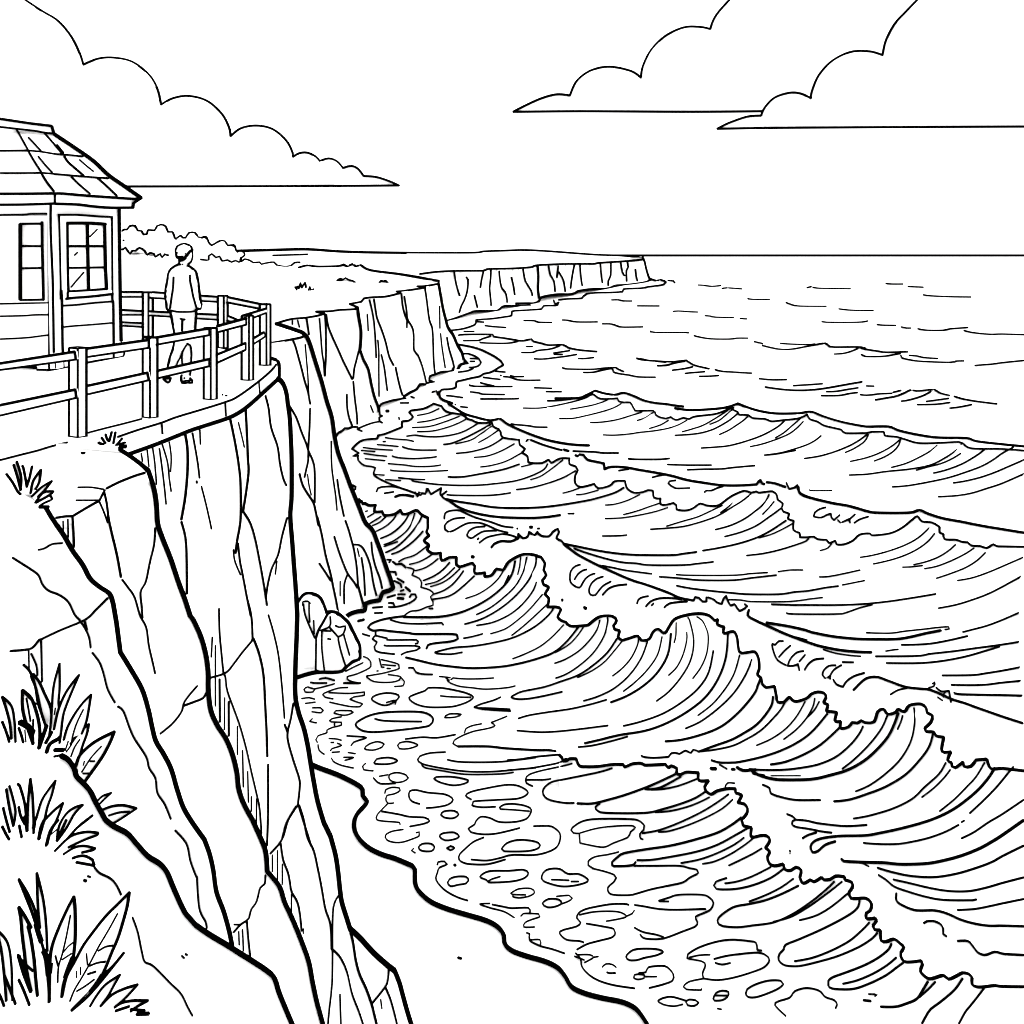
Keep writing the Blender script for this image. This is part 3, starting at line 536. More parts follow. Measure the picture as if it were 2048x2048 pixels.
# ================================================================== the sea
SEA = '''
*3.5
@M
1505 470 1560 470 1600 478 1665 479; 1707 517 1880 518; 815 632 900 634 930 645 1035 647
1115 628 1160 630 1235 643 1395 643; 1430 658 1505 660 1560 678 1600 684 1750 682
512 672 580 680 675 687; 345 718 425 718
*4 305 748 345 742 570 742 580 758 660 770 735 782 800 792 875 778 890 795 960 812 1010 825 1125 823 1165 845 1250 863 1390 876
340 790 465 788 490 775 555 755; 470 805 550 810 690 810 770 795; 833 836 885 836
797 883 885 882 920 868 1010 858 1060 845 1100 828; 1175 868 1100 880 1050 888 1060 898 1120 898
897 932 960 935 1050 925 1150 912 1230 898; 1242 930 1300 930 1365 922
1700 928 1750 935 1790 945 1850 950 1932 960; 1865 988 1932 985 1960 980
1118 1003 1150 1012 1350 1015 1450 1005 1540 1002 1560 1015 1600 1033; 1282 1040 1360 1038 1440 1020 1510 1005
1510 1005 1520 1035 1560 1048 1640 1060 1720 1075 1850 1077
655 1072 710 1078 790 1100 945 1100; 710 1065 740 1072 815 1072; 497 1078 550 1085 630 1095; 630 1063 640 1064
475 1120 520 1132 580 1145; 387 1138 430 1148 600 1150 725 1150; 395 1192 460 1200 490 1210 665 1213
207 1222 250 1225 335 1237; *4 475 1248 730 1248 775 1244; 897 1160 960 1162 1035 1165; 990 1190 1110 1192
275 1292 280 1292; 318 1308 375 1315
*5 150 1190 155 1230 180 1255 255 1282; *5 222 1285 260 1310 350 1365 450 1395 530 1415 570 1415 630 1405 680 1440 760 1480 880 1530 1000 1570 1120 1595 1220 1608 1330 1613
715 1443 740 1448 850 1458 910 1468 1000 1470; *4 835 1580 845 1568 870 1570 960 1605 1040 1630 1115 1650; *5 1130 1645 1168 1657
*4 1200 1657 1380 1665 1440 1672 1560 1672; *5 1220 1690 1240 1697; 1637 1717 1720 1722 1890 1722 1932 1715
@Q
*5 150 35 185 38 215 75 300 95 345 105! 350 150! 400 132 510 135 620 155 740 175 870 200 1000 235 1120 255 1260 275 1400 278 1545 270
535 68 560 72 790 72 860 65; 843 113 1000 118 1190 118; 1000 155 1130 150 1270 148 1350 138 1530 122; 1605 40 1700 30 1780 15 1850 2
460 162 500 155 540 150; 725 215 760 205 830 192; 910 238 860 245 850 260 880 285 910 300 1020 298; 1135 330 1150 318 1190 318 1230 300 1280 285
*5 1545 270 1555 250 1575 235! 1590 262 1605 268; *5 1620 252 1690 262 1770 290; *4 1778 258 1800 305! 1840 295 1865 275! 1870 305 1885 335 1932 360
@R
*5.5 160 290 170 335 240 370 420 415 560 440 700 480 780 492 1030 492 1110 472 1180 500 1290 535 1450 565 1600 595 1762 622 1932 650
*2.5 245 312 255 318 425 318
375 450 330 462 290 490 280 520 340 530 380 510 415 498! 420 530 440 550! 485 510; 470 550 490 570 540 550 560 540! 565 570; 560 545 605 505; 600 572 640 545 710 522
@N
*3.2
612 118 660 120 720 128 790 122; 803 145 840 140 955 148; 1470 138 1500 130 1550 142 1700 145 1810 147
1005 224 1040 230 1175 231; 1305 255 1345 270 1410 283 1620 285; 1720 305 1810 315 1932 318 1990 318; 418 325 460 322 560 328 610 330
668 358 710 362 750 370 893 373; 943 380 995 384; 1587 405 1620 410 1865 410 1945 400; 238 480 280 490 515 490 540 493
583 515 620 525 715 540 860 542 920 535 1005 535; 1055 562 1120 577; 1118 592 1200 612 1260 622 1340 622 1440 605 1520 590
*4.2 1520 590 1610 575 1640 595 1680 605 1890 605 1932 622; 1258 575 1350 582 1500 585 1530 580; 1682 660 1750 655 1810 640 1870 615
*3.6
130 692 180 705 300 715 400 720 460 715 520 708! 560 735 600 752 700 775; 293 752 370 745 440 728 510 715; 410 787 500 775 570 760
512 812 560 806 620 802 665 797; 622 835 710 833 775 828; 748 782 800 795 900 802 1035 810; 1093 853 1200 862 1310 860
1360 908 1440 903 1590 893; *4 1140 918 1200 928 1340 943 1480 943 1600 930 1700 913 1800 895 1900 878; 1620 955 1700 952 1800 935 1870 925
1580 987 1720 985 1800 970 1865 962
@O
850 105 890 110 980 110; 1022 130 1140 135; 1142 195 1200 203 1370 210 1515 212; 780 428 820 433 925 435; 968 447 1010 456 1043 456
1100 462 1170 473 1300 473 1350 462 1490 452; 1463 475 1510 488 1600 500 1680 505 1755 503 1932 508
*4.2 640 605 690 622 790 638 850 646 1018 642; 655 663 685 678 820 678 890 668 960 655; 965 672 975 690 1050 708 1140 718 1350 725 1400 715 1460 714
1030 670 1090 675 1150 688 1255 695; 1548 750 1600 745 1690 738 1760 728 1932 710
692 910 755 912; 645 978 700 983 800 972 895 968; 905 960 965 945; *4 765 1020 850 1005 930 990 1000 962 1040 942 1090 950 1150 945 1230 940 1270 965 1345 985
968 1030 1030 1020 1130 990 1200 955; 1165 1032 1240 1022 1340 1008; 1093 1057 1220 1055 1280 1050 1350 1040; 1350 1085 1430 1075 1520 1057
*4 1385 992 1450 1012 1550 1030 1640 1042 1720 1052
*5 @M 1060 1243 1240 1240 1300 1220 1375 1183! 1450 1205 1530 1215 1600 1200 1680 1225 1760 1260 1850 1280 1932 1288 @N 420 1062 500 1072
*5 @N 430 1085 540 1100 690 1095 830 1080 925 1048! 1020 1085 1110 1110 1230 1127 1400 1125 1500 1113 1600 1150 1750 1195 1932 1230 @O 720 1230 870 1230 950 1260 1080 1290 1250 1315 1480 1320 1560 1345 1755 1368 1932 1385
@E
1230 1660 1240 1635 1270 1625 1360 1622 1440 1640 1540 1675; 1290 1675 1365 1663; *5 1375 1703 1410 1690 1460 1688 1520 1700
@P
820 695 825 655 860 635 930 630 980 650 1060 685 1180 720 1280 755 1360 765
980 688 900 695 840 725 822 750 825 780 850 798 890 790 960 750 1010 730 1090 728 1150 745 1240 785 1320 805
1140 757 1060 765 1010 795 997 825 1030 850 1080 820 1130 795 1230 790; 1080 858 1090 850; 1095 885 1150 845 1210 828 1280 817 1350 828 1400 850
*5 1190 920 1210 895 1270 872 1340 875 1400 850
*4.5 1400 850 1400 815! 1440 850 1475 835 1485 800! 1530 825 1550 800! 1580 830 1640 835 1670 800! 1710 775 1720 800 1700 850 1740 870 1760 900 1800 930
*4.5 590 490 610 520! 620 490 670 500 680 460; *4 690 460 715 505! 745 485 795 455! 790 510 840 480! 800 520 870 565
*6 1490 762 1510 762; 1550 773 1568 773; 1390 772 1395 775; *7 1035 995 1050 998; *6 1740 1335 1750 1335
@Q
160 900 120 912 85 950 78 1000 85 1040 120 1070 155 1080 175 1050 200 1010 240 980 275 970; 115 1015 140 975 180 945 210 937
340 993 290 1010 245 1050 228 1100 240 1135 275 1140 300 1110 340 1065 400 1032; *4 335 1137 380 1090 440 1065 525 1055
605 1205 615 1175 650 1155 695 1147; *4 675 1228 710 1190 780 1165 880 1163 960 1172; 720 1220 735 1205; *4 820 1235 860 1205 950 1192 1000 1190; *6 190 1235 205 1245
1755 1500 1720 1500 1690 1530! 1665 1520 1680 1590 1710 1650 1775 1690; 1720 1625 1760 1580 1810 1535; 1915 1578 1860 1590 1810 1640 1788 1695! 1830 1695 1870 1680! 1880 1730; 1880 1660 1925 1608
@R
*4 210 1725 240 1680 290 1645 360 1637; 455 1690 400 1695 360 1730 350 1765 370 1793 410 1775! 410 1797; 410 1770 440 1725 500 1688; *4 435 1803 460 1840 510 1860! 540 1815 600 1775 680 1750; 503 1665 595 1667
@U
*4 255 1293 310 1320 320 1360 400 1390 520 1413 710 1413; 445 1523 490 1540 515 1565; 515 1568 490 1580 488 1605 520 1625 620 1640 720 1660 800 1670; 515 1568 600 1575 700 1597 880 1617 1000 1615 1075 1608; *4 570 1715 610 1690 680 1668; *4 470 1810 472 1818; 470 1834 473 1835
@X
*4 1145 1140 1170 1125 1230 1125 1280 1150 1298 1180 1298 1225 1325 1245; *4.2 1408 1280 1490 1280 1530 1320 1570 1370 1620 1390 1660 1380 1700 1365 1740 1372 1780 1382 1932 1390
@P
385 1112 435 1115! 440 1140; 450 1165 500 1195; 425 1185 475 1210 482 1235; *4.5 515 1235 550 1265; 475 1265 500 1255; 370 1315 435 1295; 455 1290 510 1290; *5 450 1320 500 1325
545 1315 560 1290 590 1290 600 1315 560 1350 500 1375 430 1390 380 1390; 380 1358 420 1360 430 1390; 255 1395 335 1388; 270 1437 335 1435; *5 140 1500 190 1488; 370 1018 400 1020 385 1040; 700 1402 728 1402
@M
*4 1808 303 1850 318 1890 312 1920 322 1932 330 1915 348 1870 358 1790 368 1740 378 1600 385 1590 405 1500 412 1390 414 1310 422 1285 440 1270 457 1150 463 1090 470
1050 475 1060 500! 1090 490 1080 510 1060 515 970 518 955 540 880 548 740 556 722 560 720 592 660 604 560 618 440 628 440 650 430 665 380 685 320 700 240 710; 440 640 500 645
@N 378 82 420 86 430 98
@M
*4.2 300 820 360 830 430 845 490 865 530 885 570 905 610 930 640 955 655 980 620 1000 590 1020 550 1040 500 1050 470 1070 400 1085 340 1100 285 1115 283 1155 240 1170 170 1175 155 1195
590 1030 670 1037; 340 893 380 893 430 910 465 935 480 960 455 990 410 1000 385 1000; 420 1005 380 1025 300 1038; 393 930 465 932; 393 953 430 953; 95 1195 130 1185 140 1215
@E *6 1305 1028 1325 1029; 1405 1080 1408 1095; 1415 965 1483 965; 1500 915 1525 925
'''
sea = Ob('water'); sea.pen = 0.8
sea.tri([Vector(p) for p in ((-60, 6, 0), (60, 6, 0), (400, 300, 0), (-400, 300, 0))], [(0, 1, 2, 3)])
sea.tri([Vector(p) for p in ((-400, 300, 0), (400, 300, 0), (11000, 11200, 0), (-11000, 11200, 0))], [(0, 1, 2, 3)])
sea.draw(SEA, over(0.0), 1.05, 60)
sea.ink3([(-9000, 11150, 8), (9000, 11150, 8)], 8)
sea.build('sea', label='open sea of dashed ripples running to a straight horizon', cat='sea', kind='structure', origin=(0, 0, 0))

# ================================================================== foam on the shallows
FOAM = '''
*3.5
@S
575 287 610 300 635 330 635 365 600 390 520 425 450 445 450 465 490 485 555 495; *4.5 420 495 555 495; 435 403 500 370 575 335
*4 230 465 280 455 350 475; *4 160 490 190 495 290 495; 350 500 300 515 190 540 140 525 110 545 120 565 180 565 195 545
455 530 380 535 290 565 257 585 275 605 340 620; 305 570 400 575 490 575 585 565! 585 590 500 605 470 622! 520 642 570 660 550 680 480 680 400 665 310 645
90 617 150 610 195 622; 120 655 200 645; 175 690 240 690 262 710 245 728 170 720; 175 775 155 795 210 808
345 730 360 712 480 712 497 725 430 748 z; 405 760 330 775 310 790 325 800 405 803! 405 825 330 845 290 865 290 885 220 910 203 940 215 960; 350 800 350 830
220 980 230 1025 270 1055; 305 930 370 935 405 945; 320 962 345 962; 370 968 405 985 330 1010 318 1025; 330 1040 390 1035; 325 1085 340 1110 400 1140 500 1163
*4 445 910 580 918 600 925 500 960 480 985; 585 1010 620 975 690 955 740 975 720 1000 650 1022 z; 845 985 860 965 930 955 1005 982 930 1010 860 1010 z
455 1040 515 1050; 420 1078 500 1080 430 1103; *4 660 1120 680 1092 780 1080 845 1105 780 1130 670 1130 z; 595 1125 570 1150 580 1175 655 1185
700 300! 720 370; 715 310 800 330 855 350 858 380 800 400 720 420 600 440; 600 445 640 475 690 488 800 488 860 470 870 445 770 428; 870 450 900 485 890 515 820 522
725 350 830 360; 720 370 740 372; 760 380 790 382; 680 400 695 400
*4 640 620 670 592 750 573 830 580 858 605 800 655 740 670 680 650 z; 755 648 835 628 828 660
*4 935 610 990 580 1060 555 1085 533 1190 533 1300 552 1390 575 1440 605 1400 640 1320 670 1240 683 1080 683 980 655 z; 1180 595 1270 603 1420 607
*4.5 515 820 560 780 650 742 780 722 1000 720 1090 740 1125 780 1100 825 1020 845 800 870 650 880 560 865 z; *4 665 775 760 792 1035 797
1215 765 1250 738 1345 740 1300 762 z
*4.5 930 375 970 378 990 410 1040 425 1120 428; 1172 443 1260 452; 1600 455 1480 462 1370 462 1280 455! 1250 475 1225 455; 1235 475 1260 495 1330 520 1430 532 1540 543 1700 532 1770 517
*4 1655 605 1600 630 1500 660 1445 685! 1520 700 1600 708 1735 715; 1480 690 1590 692 1730 700
1705 755 1650 778 1580 805! 1610 830 1560 850 1440 875 1350 910 1290 945 1280 970 1320 993; *5 1320 993 1550 993 1700 1008 1932 1022 @T 300 1022 358 1030
@S
1505 815 1430 830 1380 855 1370 885; *4 905 935 1040 920 1150 925 1300 900
*4 1222 1037 1100 1045 1020 1070 1003 1095 1040 1130 1200 1165 1400 1190 1600 1190 1800 1172 1932 1160; *4 1235 1097 1350 1115 1620 1115 1800 1097 1932 1080; 1035 1135 1060 1160 1200 1185 1380 1212 1640 1210 1755 1197
*4 1130 1245 1150 1232 1280 1232 1400 1258 1370 1285 1280 1298 1180 1275 z; 780 1215 840 1198 910 1215 930 1240 890 1268 830 1275 785 1255 z; 700 1228 770 1215; *4 655 1240 710 1285 830 1282
745 1360 750 1335 800 1315 860 1320 865 1340 820 1365 760 1380 755 1420 770 1440 815 1437; 770 1440 720 1490 685 1530 680 1565 720 1578 860 1590 865 1605; *4 720 1503 850 1525 940 1545 1060 1552 1095 1580 1050 1600 940 1622
*4 1020 1445 960 1425 935 1390 940 1345 990 1335 1080 1355 1220 1370 1280 1410 1240 1450 1150 1470 1070 1477
*4 1185 1530 1210 1502 1290 1498 1325 1527 1280 1557 1210 1550 z; 890 1645 800 1660 750 1690 760 1725 810 1745 880 1745 960 1720 1015 1695 1015 1665 990 1670
*4 1175 1700 1200 1675 1290 1668 1330 1700 1290 1722 1220 1730 z; *4 1010 1785 1040 1757 1110 1757 1135 1785 1110 1815 1035 1812 z; *4 1230 1792 1260 1775 1293 1790 1260 1808 z; 970 1795 955 1810 985 1830
*4 1425 1410 1380 1380 1420 1350 1540 1322 1700 1295 1800 1305 1870 1355 1800 1400 1640 1412 1440 1425 1430 1455 1500 1470 1615 1467
*4 1645 1475 1680 1450 1760 1445 1850 1460 1895 1490 1870 1550 1820 1575 1740 1588 1640 1585 1570 1555 1500 1545 1460 1580 1450 1605 1400 1640 1420 1665 1500 1682 1600 1680 1700 1660 1805 1633; 1650 1485 1770 1492 1880 1502
@V
*4 580 467 500 500 440 550 390 600 385 640 420 665 480 677 610 677 750 640; *4 480 640 600 648 700 630 800 605 970 605 1070 585 1150 545 1180 480 1175 430 1130 390 1090 377 970 378
*4 720 557 760 512 840 487 940 490 1010 510 1015 545 930 573 740 575 z; *4 215 680 220 660 270 655 292 678 230 705 215 745 203 785 220 825 280 885 370 935 455 963; *6 345 683 360 685
*4 295 820 310 795 360 775 440 775 460 805 440 828 380 838 320 850 z; *4 550 775 620 732 780 728 890 720 930 745 900 785 800 812 620 820 600 800 z; 610 815 640 795 710 773
*4 1035 770 1060 730 1110 712 1180 715 1240 752 1330 755 1400 798 1370 825 1270 848 1170 848 1050 810 z; 1110 797 1250 803; 1265 812 1325 812
790 907 850 872 950 868 978 900 930 930 850 942 805 930; 800 915 910 918; *4 1040 985 1090 950 1170 955 1190 985 1140 1010 1080 1015 z; 1150 930 1250 922 1275 945 1240 970 1190 988
628 985 548 990 630 1020 740 1050 820 1097; *4 645 993 740 1012 800 1022 930 1020 942 1055; 870 1085 890 1065 1010 1068 1020 1090 960 1110 905 1135 895 1170 980 1170; *4 915 1215 940 1225 940 1275 1020 1318 1120 1345 1215 1378; 940 1272 1020 1270 1025 1310
*4 1265 410 1275 390 1350 342 1460 322 1690 322 1790 332 1840 375 1835 405 1805 440 1810 475 1828 482; 1265 410 1285 432 1330 435! 1335 510! 1400 525 1520 543 1600 510 1710 465 1730 425 1770 390 1750 375 1620 377 1470 395 1335 432
*4 1720 997 1700 990 1590 990 1480 1007 1380 1030 1325 1060 1310 1100 1340 1135 1310 1165 1200 1195 1175 1220 1230 1270 1330 1280 1365 1292; 1330 1075 1460 1050 1630 1050 1700 1085 1650 1105 1540 1125; 1700 1085 1745 1065 1762 1040
*4 1385 1143 1500 1163 1600 1185 1612 1215 1590 1250 1480 1280 1390 1305 1310 1348; *4 1300 1375 1340 1420 1350 1480 1400 1540 1480 1590 1600 1627 1765 1652; 1320 1388 1410 1388 1440 1410 1370 1450; 1440 1408 1480 1402; 1290 1400 1370 1430
1510 1485 1540 1460 1590 1465 1620 1488; *4 1545 1525 1560 1532 1615 1532
@W
*4 205 1405 230 1370 290 1343 440 1343 497 1365 440 1393 350 1412 290 1430 230 1430 z; *4 305 1530 360 1525 380 1487 480 1475 530 1487 575 1540 570 1590 500 1620 385 1650; 265 1570 270 1545 300 1540 350 1548 345 1572 300 1582 z; 350 1560 445 1560
*4 460 965 540 940 620 917 800 917 860 940 890 980 870 1030 830 1055 750 1090 765 1130 750 1165 650 1205 500 1260 390 1265 340 1255 315 1230; *4 270 1175 340 1210 440 1230 500 1250; 465 968 540 970; *4 270 997 340 1007 460 1028 600 1035 830 1028
*4 1270 1355 1235 1352! 1225 1295 1180 1282 1040 1270 920 1285 780 1330 690 1385 685 1415 800 1440 828 1470 805 1535 815 1575; 700 1410 780 1392 865 1388; *4 895 1422 980 1400 1080 1385 1230 1372 1300 1390 1330 1430 1290 1485 1180 1530 1040 1570 920 1587 815 1575; *4 905 1452 960 1465 1025 1452
815 1575 700 1600 655 1640 680 1660 795 1665 800 1655; *4 1145 1690 1155 1660 1220 1622 1320 1592 1420 1592 1440 1620 1380 1665 1240 1718 1165 1720 z; *4 890 1735 910 1690 960 1670 1010 1680 1000 1720 960 1745 900 1748 z; 905 1708 1000 1708
*4 455 1750 490 1730 560 1718 640 1738 680 1750 700 1740 750 1745 775 1765 740 1790 690 1785 675 1760; 455 1755 500 1780 580 1792 650 1778; 920 1810 955 1817
*4 1460 1870 1375 1785 1400 1755 1490 1725 1530 1675 1620 1650 1720 1670 1770 1720 1840 1745 1862 1780 1850 1810
*4 265 690 400 690 620 690 700 708 760 720 772 745 740 765 700 785 650 820 540 845 400 875 280 910 230 920 110 918 70 900 62 860 110 815 128 785 110 760 40 735 -60 710 @V 1440 710 1400 685 1400 655 1450 620 1560 600 1640 580
@X 710 1698 780 1700 760 1715; *5 670 1745 730 1752
'''
foam = Ob('foam'); foam.pen = 0.2
fs = parse(FOAM)
pad = flat(0.02)
for st in fs:
    if st['closed']:
        foam.slab(smooth(st['pts'], True), pad, (0, 0, -0.015))
foam.draw(fs, over(0.02), 1.05, 60)
foam.build('foam', label='lacy foam patches spread over the shallows along the beach', cat='foam', kind='stuff')

# ================================================================== beach
beach = Ob('sand')
bs = parse('''@S 150 1128 180 1140 240 1165 350 1205 450 1250 540 1300 570 1330 572 1380 605 1425 580 1465 530 1520 505 1580 508 1650 545 1720 620 1790 720 1840 830 1875 960 1930
@V 40 720 42 830 80 900 170 975 300 1030 450 1075 600 1120 690 1170 735 1230 745 1300 800 1355 920 1400 1060 1440 1160 1490 1220 1560 1270 1640 1370 1690 1520 1730 1650 1755 1740 1790 1800 1840 1880 1960''', 9)
line = smooth(bs[0]['pts']) + smooth(bs[1]['pts'])
poly = line + [(1300, 2150), (700, 2150), (560, 1900), (540, 1540)]
beach.slab(poly, flat(0.06), (0, 0, -0.06))
beach.draw([dict(w=9, pts=line, corner=set(), closed=False)], flat(0.06), 1.0, 10)
beach.draw('@V *4.5 375 1410 405 1417', flat(0.06), 1.0, 10)
beach.build('beach', label='smooth bare strip of sand between the cliff foot and the foamy shallows', cat='beach', kind='structure')
def wet(law):
    g = flat(0.02)
    return lambda u, v: min(law(u, v), g(u, v)) if v > HZ + 3 else law(u, v)
def plat(u, v):
    a = (v - HZ) / 6500.0
    return 1.0 / math.sqrt(a * a + 0.0025 ** 2)
# ================================================================== the near headland: three rock buttresses
S0_LINE = '''@H 1400 65! 1440 110 1465 190 1475 270 1490 380 1497 500 1505 700 1505 1000 1495 1150 1510 1350 1525 1550 1540 1750 1550 1925
@I 1545 300 1535 550 1535 750 1560 880 1600 1000 1630 1130 1650 1250 1675 1400 1710 1580 1760 1750
@J 1260 280 1300 430 1320 560 1335 700 1350 800 1390 930 1415 1010! 1500 1090 1600 1200 1700 1290 1765 1340! 1800 1430 1830 1540 1865 1665 1920 1840'''
A_LINE = '''@C 1210 1608 1165 1612 1165 1640 1240 1690 1350 1770 1430 1840!
@D 1430 480 1470 600 1500 720 1515 850 1525 1000 1570 1140 1650 1340 1720 1550 1790 1740
@H 710 1932 @I 730 150 790 280 830 420 850 560 852 700 870 860 920 980 990 1090 1040 1210 1075 1350 1090 1480 1130 1600 1200 1730
@J 700 270 750 400 765 560! 860 680 900 800 960 930 1030 1100 1090 1270 1120 1430 1150 1570 1175 1665 1220 1830'''
B_LINE = '''@D 440 840 510 960 620 1120 700 1260 800 1400 870 1530 960 1610 1060 1680 1095 1780
@I 130 180 160 410! 240 540 330 700 380 860 410 1000 440 1110 500 1210 560 1330 610 1500 660 1640 740 1770
@J 270 310 310 420 340 550 365 720 420 870 460 1010 490 1150'''
C_LINE = '''@K 590 1310 660 1350 720 1440 740 1510 800 1570 870 1650 920 1750 980 1860
@L 1020 0 1100 60 1230 130 1320 230 1430 350 1540 420 1610 500 1670 640 1740 800 1790 900
@J 200 980 300 1050 450 1140 520 1185 640 1260 760 1340 820 1400 860 1520 930 1690 990 1830'''
F1 = '''*4 @H
*2.8 325 655 335 720; *2.8 372 630 385 760; *3 412 600 430 720 445 900; *3.2 467 615 490 780 510 950 520 1055; *3 490 585 530 720 545 850 560 955; *2.8 545 565 560 680 555 800; *5 670 500 688 620 688 800 670 1000 640 1175; *4.4 640 1190 675 1340 683 1600 683 1760
*3.6 727 495 750 620 770 740 783 850; 760 870 762 890; *3.2 797 912 830 1040 860 1170 877 1250; *3 785 470 790 585; *4.6 1025 390 1060 560 1090 740 1105 900 1105 1170 1080 1330 1065 1440; *4 1085 1360 1100 1500 1120 1600 1150 1760 1185 1932; *3 1048 1410 1060 1500 1105 1610; *2.8 1087 410 1110 500 1135 608
*4.6 1145 300 1155 500 1163 700 1168 800 1150 950 1125 1110! 1180 1200 1220 1330 1260 1530 1290 1700 1313 1850; 1300 200 1325 300 1345 450 1395 600 1415 740 1440 850 1465 908; *4 1470 1160 1430 1310 1400 1450 1350 1560 1320 1680 1305 1780; *3 1390 1500 1378 1605
@I 1160 0 1190 130 1200 300! 1195 320 1120 410 1060 490 990 570 870 610; *4.6 1205 300 1250 420 1285 590 1300 850 1310 1050 1315 1230; 1320 1290 1320 1700 1312 1932; *3.4 1323 115 1370 280 1405 450 1430 680 1450 930; 1450 975 1475 1040; 1520 810 1500 930 1475 1040 1480 1120 1520 1260 1565 1400 1570 1470 1555 1610!
1555 1610 1480 1730 1440 1860 1400 1925; 1560 1610 1600 1740 1660 1932; *3.6 935 65 940 250 955 420 970 570! 985 600 1000 710 1050 850 1100 990 1150 1170 1190 1350 1230 1520 1255 1640 1270 1835; *3 883 290 875 450; *2.6 907 355 907 835; *4 940 620 943 960; *2.6 980 765 978 1020; *4 1012 795 1013 1070
*2.6 1080 990 1080 1215; *3 1120 1180 1127 1470; *2.8 1160 1345 1167 1590; *2.6 1190 1540 1190 1660; *2.6 1230 1560 1230 1740
@J 990 50 920 170 890 270 870 330 790 420; 1015 40 1050 150 1080 290 1130 400 1160 530 1190 680 1220 850 1260 980 1270 1170! 1285 1180 1340 1240 1390 1350 1430 1520 1485 1665 1530 1800; *3.6 1325 750 1290 820 1278 950 1275 1400 1250 1665 1235 1830
870 340 890 470 930 580 950 700! 960 730 1000 800 1020 890 1035 1030; *2.8 955 740 955 900; *2.6 805 430 805 565; *2.6 845 395 845 640; *2.6 883 503 883 665; *2.6 680 0 680 180; *2.6 700 20 718 265; *2.6 640 0 640 90; *3.4 1335 1525 1340 1665 1345 1830
1720 1330 1710 1420 1690 1470 1595 1590; *4 1695 1475 1730 1560 1760 1665 1800 1830; *3 1655 1565 1665 1640; *5 1420 1040 1440 1130 1460 1260 1490 1370 1540 1480 1580 1590 1600 1665 1640 1830; *2.6 1048 1010 1048 1050'''
F2 = '''*3.6 @D
*5 1400 510 1300 540 1150 600 1030 660; *5 1010 680 960 780! 850 840 700 930! 640 930 540 945; *4 755 650 880 650 1000 670; *3.6 735 775 950 775; *4.6 1005 690 1030 800 1050 950 1080 1090 1130 1300 1170 1520; *4 960 790 1000 880 1040 990; *4.4 700 940 710 1080 715 1230; *3 655 960 660 1135; *2.6 610 980 612 1090
1180 1540 1240 1620 1300 1710 1350 1880 @I 330 150 365 220 385 360 410 470 435 580; @D *4 1500 1040 1490 1200 1450 1370 1410 1560 1360 1660 1370 1800 @I 335 145
@I *4 765 675 700 750 660 810 640 880 570 970 475 1050; *4.5 660 830 740 800 810 770 840 720
@J *3.8 750 590 745 660 710 690 680 800 640 860 620 930 600 950 560 975 500 1040; *3 505 978 560 978; *4 605 955 615 1080 632 1240; *2.8 540 1030 545 1140; *3 570 1015 578 1185'''
F3 = '''*4 @D
600 1190 500 1200 430 1240 370 1255; 120 1330 222 1395 300 1445 370 1500 410 1590 470 1650 570 1690 660 1760 720 1880 770 1932; *4.6 1040 1720 930 1830 820 1930 @K 580 100 400 185 380 190 310 270 225 290 100 300
@K *3.6 395 190 400 350 405 600; *2.6 275 290 280 480; 300 325 350 440 360 540; 765 0 820 80 860 170 875 270; 815 0 840 100; *4 890 315 960 410 1000 520 1040 670 1110 800; 1135 835 1190 880 1250 1040 1300 1150 1410 1320 1440 1430 1500 1530 1520 1670 1590 1780 1650 1925
@L *4 1690 100 1800 230 1840 400 1900 560 @J 210 600 230 850 280 960 288 1010'''
s0 = path(S0_LINE); la = path(A_LINE); lb = path(B_LINE); lc = path(C_LINE)
curb_low = path('@C 1250 1680 1500 1590 1700 1510 1850 1450 @H 800 445 1000 380 1100 330 1180 270 1280 180 1400 70')
curb_top = path('@H 140 525 300 470 480 415 600 370 800 310 990 250 1080 210 1240 95 1350 0 @B 1700 1590')
f1 = plane((262, 905, 8.1), (560, 760, 13.9), (818, 2030, 13.2))
f2 = plane((298, 940, 7.35), (110, 1030, 6.1), (640, 2020, 8.0))
f3 = plane((105, 1015, 6.1), (-60, 1000, 6.5), (460, 1870, 5.3))
cl = Ob('rock')
cl.slab(curb_low + s0 + [(700, 2100)] + la[::-1], f1, (-1.5, 0.8, -0.1), 45)
top2 = path('@D 1430 485 1400 510 1300 540 1150 600 1030 660 1010 690 960 780! 850 840 700 930! 640 930 540 945')
a_cut = [p for p in la if p[1] > 940]
b_cut = [p for p in lb if p[1] > 1036]
cl.slab(top2 + b_cut + [(470, 1960), (640, 2110)] + a_cut[::-1], f2, (-1.2, 0.5, -0.1), 45)
cl.slab([(-120, 1000), (40, 985)] + lb + [(460, 1960), (150, 1640), (-120, 1640)], f3, (-0.6, 0.35, -0.1), 45)
top = flat(TERR_Z + 0.01)
cl.draw(F1, f1); cl.draw(F2, lambda u, v: min(f2(u, v), top(u, v)) if v < 1045 else f2(u, v)); cl.draw(F3, f3)
cl.line(S0_LINE, 10, f1, 1.05, 3)
cl.line(A_LINE, 9.4, lambda u, v: min(f2(u, v), top(u, v)) if v < 960 else f2(u, v), 1.05, 3)
cl.line(B_LINE, 9.4, lambda u, v: min(f3(u, v), top(u, v)) if v < 1045 else f3(u, v), 1.05, 3)
cl.build('cliff', label='nearest tall rock cliff of cracked buttresses under the terrace railing', cat='cliff', kind='structure')

